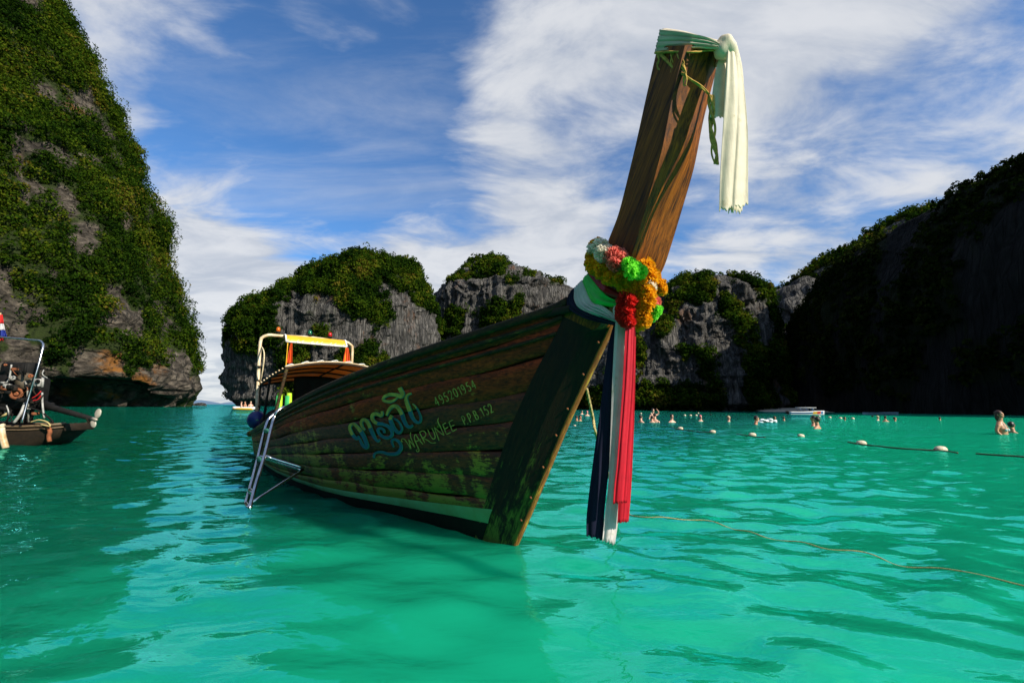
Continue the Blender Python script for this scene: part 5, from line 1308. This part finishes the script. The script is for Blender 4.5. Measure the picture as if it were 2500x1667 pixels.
V, Fc = tube(np.array([at(108, 986, .4), at(124, 994, .35), at(228, 1023, -.1)]), [.10, .085, .055], 10); mesh_obj('propeller_shaft', V, Fc, M_BLACK, se)
hub = at(230, 1023, -.12); ax = at(230, 1023, -.12)-at(124, 994, .35); ax /= np.linalg.norm(ax)
V, Fc = tube([hub-ax*.06, hub+ax*.10], [.05, .03], 10); pr_ = mesh_obj('propeller', V, Fc, simple('bronze', (.42, .36, .28), metal=.3, rough=.4), se)
for c_, rx, rz, tl in ((at(239, 1009, -.12), .085, .125, .2), (at(228, 1034, -.12), .075, .105, -.3)):
    V, Fc = ellipsoid((0, 0, 0), (rx, .022, rz), 12, 20); rot = np.array([[math.cos(tl), 0, math.sin(tl)], [0, 1, 0], [-math.sin(tl), 0, math.cos(tl)]]); V = V@rot.T+c_; mesh_obj('blade', V, Fc, simple('blade_alloy', (.50, .44, .35), rough=.35, metal=.2), pr_)
V, Fc = tube([at(214, 1020, -.08), at(217, 1032, -.08)], [.05, .02], 8); mesh_obj('skeg', V, Fc, M_DARKW, se)
fg = empty('flag', at(4, 770, .35), 'red, white and blue flag on the rail of the neighbouring boat', 'flag')
for k, (y0, y1, w0, w1, m_) in enumerate(((768, 790, 6, 9, M_FLAGR), (790, 806, 9, 12, M_FLAGW), (806, 822, 12, 17, M_FLAGB), (822, 832, 10, 8, M_FLAGR))):
    P = np.array([[at(-6+(w0+(w1-w0)*f+6)*c, y0+(y1-y0)*f, .35+.05*math.sin(c*9+f)) for c in np.linspace(0, 1, 10)] for f in np.linspace(0, 1, 6)]); V, Fc = grid(P); solid(mesh_obj('stripe', V, Fc, m_, fg), .006)
V, Fc = tube([at(1, 764, .38), at(-3, 840, .38)], .02, 8); mesh_obj('staff', V, Fc, M_PIPE, fg)

# ------------------------------------------------------------------ float lines
def ez(x, y, sp=.5): p = atZ(x, y, 0.); return p
bpro = None
BU = [(1661, 1048, .17, 'white float on a dark line, nearest to the red ribbon tails'), (1740, 1056, .16, 'white float at the right end of the short dark line'), (1837, 1064, .17, 'white float alone in mid line below the swimming man'),
      (1956, 1066, .15, 'small white float below the couple of swimmers'), (2103, 1085, .17, 'white float at the left end of the nearest dark line'), (2297, 1101, .18, 'largest white float, at the right of the nearest dark line'), (1403, 1040, .10, 'small white float left of the mooring rope, by the stem')]
for x, y, r, lab in BU:
    p = ez(x, y)
    if bpro is None:
        b_ = empty('lane_float', (0, 0, 0))
        pr = [(.0, -1), (.28, -.97), (.55, -.72), (.66, -.3), (.68, 0), (.66, .3), (.55, .72), (.28, .97), (.0, 1)]
        rg = [np.array([[h*1.0, q*math.cos(a), q*math.sin(a)] for a in np.arange(18)*2*math.pi/18]) for q, h in [(max(a, .02), b) for a, b in pr]]
        V, Fc = loft(rg); mesh_obj('shell', V, Fc, M_BUOY, b_)
        for sg in (-1, 1):
            V, Fc = disc_ring((sg*1.0, 0, 0), (1, 0, 0), .08, .2, .12, 14); mesh_obj('collar', V, Fc, M_RUST, b_)
        bpro = b_
        tb = b_
    else: tb = copy_tree(bpro)
    tb.location = (p[0], p[1], .04*r/.17); r *= .86; tb.scale = (r, r, r); tb.rotation_euler = (random.uniform(-.2, .2), random.uniform(-.12, .12), -.35+random.uniform(-.2, .2))
    tag(tb, lab, 'float', 'white floats of the swimming lines')
for nm, pts in (('line from the float nearest the ribbons to the next', [(1640, 1044), (1661, 1049), (1700, 1054), (1740, 1057)]), ('short dark line either side of the float below the swimming man', [(1798, 1060), (1837, 1066), (1868, 1069)]),
                ('longest dark line joining the two nearest floats', [(2070, 1080), (2103, 1086), (2200, 1096), (2297, 1102), (2338, 1107)]), ('faint dark line running out at the right edge', [(2383, 1109), (2440, 1113), (2520, 1118)])):
    P = spline(np.array([ez(x, y) for x, y in pts]), 40); P[:, 2] = .02
    V, Fc = tube(P, .022, 6); tag(mesh_obj('float_line', V, Fc, M_LINE), nm, 'rope', 'lines of the swimming area')
_k = 0
SPK = [(1565, 1008), (1590, 1008), (1607, 1008), (1705, 1007), (1672, 1013), (1686, 1013), (1700, 1013), (1735, 1011), (2000, 1015), (2026, 1018), (2052, 1020), (2130, 1015), (2082, 1021)]
for x, y in SPK:
    p = atZ(x, y+2, 0)
    V, Fc = ellipsoid((p[0], p[1], .06), (.20, .20, .16), 8, 10)
    dk_ = (x, y) in ((1735, 1011), (2130, 1015))
    tag(mesh_obj('marker_float', V, Fc, M_BLACK if dk_ else M_BUOY), 'small black marker float far out near the cliff foot' if dk_ else 'tiny white marker float far out near the cliff foot', 'float', 'dark marker floats' if dk_ else 'white marker floats')

# ------------------------------------------------------------------ people in the water
def remeshed(mbs, vox, smooth=2):
    me = raw_mesh('tmp', np.concatenate(mbs.V), mbs.F); o = bpy.data.objects.new('tmp', me); COL.objects.link(o)
    md = o.modifiers.new('r', 'REMESH'); md.mode = 'VOXEL'; md.voxel_size = vox; md.use_smooth_shade = True
    sm = o.modifiers.new('s', 'SMOOTH'); sm.factor = .5; sm.iterations = smooth
    dg = bpy.context.evaluated_depsgraph_get(); dg.update(); out = bpy.data.meshes.new_from_object(o.evaluated_get(dg)); bpy.data.objects.remove(o); return out
def oval(z, rx, ry, cy_=0., n=20, cx_=0.): a = np.arange(n)*2*math.pi/n; return np.stack([cx_+rx*np.cos(a), cy_+ry*np.sin(a), np.full(n, z)], 1)
def body_mesh(pose, female=False):
    b = MB(); sh = .175 if female else .20
    b.add(*loft([oval(-.45, .15, .11), oval(-.2, .17 if female else .155, .12), oval(0, .13 if female else .15, .095), oval(.2, .145, .11, -.01), oval(.33, .165, .12, -.015), oval(.45, sh*.98, .095), oval(.51, sh*.8, .075, .01), oval(.55, .085, .065, .015), oval(.60, .064, .064, .01), oval(.66, .062, .066, .005)]))
    # head: cranium, jaw, nose, brow, ears
    b.add(*ellipsoid((0, .012, .770), (.073, .090, .100), 16, 20)); b.add(*ellipsoid((0, -.028, .715), (.056, .062, .062), 12, 16)); b.add(*ellipsoid((0, -.088, .745), (.013, .016, .024), 8, 10))
    b.add(*ellipsoid((0, -.075, .785), (.050, .018, .013), 8, 10)); b.add(*ellipsoid((0, -.084, .705), (.024, .010, .010), 6, 10))
    for s in (-1, 1): b.add(*ellipsoid((s*.078, .015, .755), (.012, .022, .032), 8, 10))
    if female:
        for s in (-1, 1): b.add(*ellipsoid((s*.068, -.095, .31), (.062, .058, .062), 12, 16))
    def arm(s, pts, r=(.052, .045, .038, .034, .026)):
        P = spline([(s*x, y, z) for x, y, z in pts], 16); rr = np.interp(np.linspace(0, 1, 16), np.linspace(0, 1, len(r)), r); b.add(*tube(P, rr, 12))
        d = P[-1]-P[-3]; d /= np.linalg.norm(d); side = np.cross(d, [0, 0, 1.]); side /= np.linalg.norm(side)+1e-9; h = P[-1]+d*.045
        b.add(*ellipsoid(h, (.034, .034, .026), 8, 10))
        for k in range(4): f0 = h+side*(k-1.5)*.019+d*.02; b.add(*tube(np.array([f0, f0+d*(.035+.006*(1.5-abs(k-1.5))), f0+d*.07-np.array([0, 0, .012])]), .011, 8))
        f0 = h+side*.03; b.add(*tube(np.array([f0, f0+side*.02+d*.03, f0+side*.02+d*.05]), .012, 8))
    dn = [(sh-.02, .0, .46), (sh+.06, .02, .25), (sh+.03, -.10, .08), (sh-.06, -.22, .0)]
    cl = [(sh-.02, .0, .46), (sh+.05, .02, .25), (sh-.02, -.12, .08), (.05, -.20, .04)]
    fw_ = [(sh-.03, .0, .47), (sh+.05, -.2, .42), (sh+.03, -.42, .43), (sh-.02, -.58, .44)]
    up_ = [(sh-.03, .0, .47), (sh+.10, .02, .50), (sh+.15, -.05, .64), (sh+.05, -.08, .78)]
    pa_ = {'down': (dn, dn), 'clasp': (cl, cl), 'swim': (fw_, dn), 'raise': (up_, dn)}[pose]
    arm(1, pa_[0]); arm(-1, pa_[1])
    return remeshed(b, .0115)
def hair_mesh(long=False):
    b = MB(); V, Fc = ellipsoid((0, .026, .784), (.086, .099, .105), 18, 24)
    V = V.copy(); k = (V[:, 1] < -.03) & (V[:, 2] < .82); V[k, 1] = np.maximum(V[k, 1], -.045+.03*np.sin(V[k, 0]*40)); V[k, 2] = np.maximum(V[k, 2], .80)
    lowk = V[:, 2] < .72; V[lowk, 2] = .72+.3*(V[lowk, 2]-.72); V += .004*np.sin(V[:, [1, 2, 0]]*110); b.add(V, Fc)
    if long:
        for s in (-1, 0, 1): b.add(*ellipsoid((s*.052, .06-.01*abs(s), .685), (.050, .046, .12), 10, 12))
    return raw_mesh('hair', np.concatenate(b.V), b.F)
BODY = {k: body_mesh(*k) for k in (('down', False), ('clasp', True), ('swim', False), ('raise', False))}
HAIR = {False: hair_mesh(False), True: hair_mesh(True)}
BODY_M = {}
def person(px, py, scale, sink, yaw, label, body=('down', False), hair=M_HAIR, long=False, skin=M_SKIN, group='bathers in the bay', lean=0., Y=None):
    p = atZ(px, py, 0.)
    root = bpy.data.objects.new('person', None); COL.objects.link(root); root.empty_display_size = .2
    root.location = (p[0], p[1], -sink*scale); root.scale = (scale,)*3; root.rotation_euler = (lean, 0, yaw)
    key = (body, skin.name)
    if key not in BODY_M: me = BODY[body].copy(); me.materials.clear(); me.materials.append(skin); BODY_M[key] = me
    o = bpy.data.objects.new('body', BODY_M[key]); COL.objects.link(o); o.parent = root
    hk = (long, hair.name)
    if hk not in BODY_M: me = HAIR[long].copy(); me.materials.append(hair); BODY_M[hk] = me
    h = bpy.data.objects.new('swim_cap' if hair is M_CAPP else 'hair', BODY_M[hk]); COL.objects.link(h); h.parent = root
    tag(root, label, 'person', group); return root
NECK = .50
w = person(2447, 1060, 1.66, .17, .40, 'woman with brown hair in a bikini standing waist deep at the right', ('clasp', True), M_HAIRB, True, M_SKIN)
b = MB()
for s in (-1, 1):
    b.add(*ellipsoid((s*.068, -.108, .305), (.058, .052, .052), 10, 14)); b.add(*tube(spline([(s*.07, -.135, .35), (s*.065, -.10, .45), (s*.05, -.02, .545), (0, .07, .56)], 12), .007, 6))
b.add(*tube(spline([(-.06, -.14, .29), (0, -.125, .29), (.06, -.14, .29)], 8), .008, 6))
bk = bpy.data.objects.new('bikini_top', raw_mesh('bikini_top', np.concatenate(b.V), b.F)); bk.data.materials.append(M_BIKINI); COL.objects.link(bk); bk.parent = w
person(2472, 1056, 1.65, .52, 2.0, 'dark haired man neck deep close behind the woman in the bikini', skin=M_SKIN)
person(1841, 1036, 1.75, .50, 1.2, 'man swimming with head turned right, short dark hair, splash beside him', ('swim', False), skin=M_SKIN, lean=.15)
person(1995, 1046, 1.65, .45, -2.6, 'tanned bather seen from behind, front one of the close couple', skin=M_SKIN)
person(1986, 1040, 1.75, .46, -2.2, 'dark haired bather behind the other of the close couple', skin=M_SKIN)
person(1565, 1031, 1.5, .47, 2.4, 'dark haired bather nearest the ribbon tails', skin=M_SKIN2)
person(1592, 1031, 1.35, .48, 2.9, 'dark haired child low in the water, left in the group of three', skin=M_SKIN2)
person(1599, 1031, 1.5, .38, 2.7, 'bather with bare back, right in the group of three', skin=M_SKIN2)
person(1595, 1023, 1.7, .22, .2, 'man standing behind with one arm raised in the group of three', ('raise', False), skin=M_SKIN2)
person(1641, 1031, 1.5, .43, .3, 'bather with bare shoulders between the group of three and the pink cap', skin=M_SKIN2)
person(1711, 1028, 1.4, .48, .1, 'bather in a pink swimming cap', hair=M_CAPP, skin=M_SKIN2)
person(1780, 1029, 1.45, .52, .6, 'bather with pale blond hair, neck deep', hair=M_HAIRF, skin=M_SKIN2)
person(1892, 1026, 1.3, .55, .6, 'brown haired bather just right of the splash', hair=M_HAIRB)
person(1914, 1027, 1.35, .55, 2.2, 'dark haired bather second right of the splash')
person(2063, 1026, 1.2, .56, .3, 'lone brown haired bather far out right of the speedboat', hair=M_HAIRB)
person(2144, 1026, 1.35, .48, .5, 'bald looking pale bather, left in the row of three at the right', hair=M_HAIRF, skin=M_SKIN2)
person(2162, 1029, 1.3, .44, 2.8, 'dark haired bather with bare shoulders, middle in the row of three at the right')
person(2186, 1028, 1.3, .54, 1.1, 'brown haired bather, right in the row of three at the right', hair=M_HAIRB)
person(2295, 1026, 1.3, .56, 2., 'dark haired bather alone between the row of three and the woman')
person(1408, 1027, 1.3, .52, 2.6, 'dark haired bather left in a pair seen between stem and ribbons')
person(1417, 1027, 1.3, .52, .4, 'dark haired bather right in a pair seen between stem and ribbons')
person(1421, 1011, 1.5, .45, .4, 'tiny far bather with dark hair between stem and mooring rope', skin=M_SKIN2)
person(1434, 1015, 1.5, .42, .1, 'tiny far bather in pink between stem and mooring rope', hair=M_CAPP, skin=M_SKIN2)
def splash(px, py, wx, wz, label, seed, n=26):
    g = np.random.default_rng(seed); p = atZ(px, py, 0); b = MB()
    for i in range(n):
        t = g.random(); c = p+np.array([(t-.5)*wx, g.normal()*.25*wx*.3, abs(g.normal())*wz*.35*(1-abs(2*t-1)*.5)]); r = wz*(.10+.22*g.random()*(1-abs(2*t-1)))
        V, Fc = ellipsoid(c, (r*2.2, r*1.5, r*.8), 6, 8); b.add(V, Fc)
    o = b.obj('splash', M_FOAM); tag(o, label, kind='stuff')
splash(1873, 1031, 1.9, .42, 'white splash behind the swimming man', 3, 34)
splash(117, 1064, 1.3, .10, 'foam at the rudder of the neighbouring boat', 4, 30)
splash(330, 988, 22., .8, 'surf at the mouth of the sea cave', 5, 40); splash(447, 987, 9., .7, 'surf at the foot of the left cliff tip', 6, 20)

# ------------------------------------------------------------------ other boats
# speedboat at the beach
p0 = atZ(1968, 1011.5, 0); Ls = 13.5; NSPD = len(bpy.data.objects)
spd = empty('speedboat', (p0[0], p0[1], 0), 'white speedboat with blue, yellow and red bow flash, moored off the sand strip', 'boat')
def sp_h(x, c, top=1.):  # x -.5 stern .. .5 bow
    w = 1.5*math.sqrt(max(0, 1-max(0, (x+.05)/.57)**2.2)); zt = 1.0+.75*max(0, x+.1); return np.array([x*Ls, -w*(.55+.45*c), -.3+(zt+.3)*c])
for nm, c0, c1, x0, x1, m_ in (('hull', 0, 1., -.5, .5, M_BWHITE), ('blue_band', .45, .78, -.5, .18, M_BBLUE), ('yellow_flash', .3, .95, .14, .26, M_BYEL), ('red_flash', .3, .95, .26, .37, M_BRED), ('bow_flash', .3, .9, .38, .44, M_BBLUE)):
    rows = []
    for x in np.linspace(x0, x1, 24):
        r = [sp_h(x, c)+(0 if nm == 'hull' else np.array([0, -.012, 0])) for c in np.linspace(c0, c1, 6)]
        if nm == 'hull': r = r+[q*np.array([1, -1, 1]) for q in r[::-1]]
        rows.append(np.array(r))
    V, Fc = loft(rows, cap=nm == 'hull', closed=nm == 'hull'); mesh_obj(nm, V+p0*[1, 1, 0], Fc, m_, spd)
V, Fc = box(p0*[1, 1, 0]+[.0, 0, 2.55], (6.6, 2.3, .14)); mesh_obj('hardtop', V, Fc, M_BWHITE, spd)
V, Fc = loft([np.array([[x, s*y, z] for x, y, z, s in ((2.0, 1.0, 1.35, -1), (3.4, .8, 1.4, -1), (3.4, .8, 1.4, 1), (2.0, 1.0, 1.35, 1))])+p0*[1, 1, 0], np.array([[x, s*y, z] for x, y, z, s in ((1.6, .95, 2.4, -1), (2.3, .8, 2.45, -1), (2.3, .8, 2.45, 1), (1.6, .95, 2.4, 1))])+p0*[1, 1, 0]]); mesh_obj('windscreen', V, Fc, M_GLASSD, spd)
for x in (-2.8, -.6, 1.6):
    for s in (-1, 1): V, Fc = tube(np.array([[x+.5, s*1.05, 1.1], [x, s*1.0, 2.5]])+p0*[1, 1, 0], .06, 8); mesh_obj('hardtop_post', V, Fc, M_BBLUE, spd)
for s in (-.5, .5): V, Fc = box(p0*[1, 1, 0]+[-Ls*.5-.25, s, .75], (.5, .4, 1.1)); mesh_obj('outboard', V, Fc, M_BLACK, spd)
spd.scale = (.62, .62, .62)
# grey tender far right of it
p1 = atZ(2150, 1012, 0)
t2 = [np.array([[x*9+p1[0], p1[1]+s*1.1*math.sqrt(max(.02, 1-(2*x)**4))*k, z] for s, k, z in ((-1, .6, -.2), (-1, 1, .55+.3*max(0, x)), (1, 1, .55+.3*max(0, x)), (1, .6, -.2))]) for x in np.linspace(-.5, .5, 16)]
V, Fc = loft(t2); o = mesh_obj('tender_boat', V, Fc, simple('grey_blue_paint', (.20, .30, .38)), smooth=False); tag(o, 'low grey blue boat in the shade right of the speedboat', 'boat')
# inflatable with two riders near the middle island
p2 = atZ(600, 1000.5, 0); s2 = 1.55
dg_ = empty('inflatable_boat', (p2[0], p2[1], 0), 'yellow and white inflatable boat carrying people off the middle island', 'boat')
pth = [(-2.4, .0, .45), (-2.2, .75, .4), (-.5, .95, .32), (1.6, .9, .30), (2.3, .6, .34), (2.3, -.6, .34), (1.6, -.9, .30), (-.5, -.95, .32), (-2.2, -.75, .4)]
cp_ = np.vstack([spline(pth+[pth[0]], 60)[:-1]])*s2*.62+p2*[1, 1, 0]
V, Fc = tube(cp_, .34, 12, closed=True); mesh_obj('tube', V, Fc, M_BWHITE, dg_)
V, Fc = tube(cp_[2:34:1]+np.array([0, -.05, -.12]), .30, 12); V, Fc = tube(spline(np.array(pth[5:9])*s2*.62+p2*[1, 1, 0]+np.array([0, -.08, -.06]), 30), .31, 12); mesh_obj('yellow_band', V, Fc, M_BYEL, dg_)
V, Fc = box(p2*[1, 1, 0]+[0, 0, .18], (4.0, 1.6, .1)); mesh_obj('floor', V, Fc, M_BWHITE, dg_)
for x, yw, hr, sk, lab, pose in ((588, 2.2, M_HAIRB, M_SKIN2, 'left rider in the inflatable boat', 'down'), (597, -.4, M_HAIR, M_SKIN, 'middle rider in the inflatable boat', 'down'), (611, .5, M_HAIRF, M_SKIN2, 'right rider in the inflatable boat, pale hair', 'down')):
    r_ = person(x, 1000.5, 1.75, -.18, yw, lab, (pose, False), hr, skin=sk, group='riders in the inflatable boat')
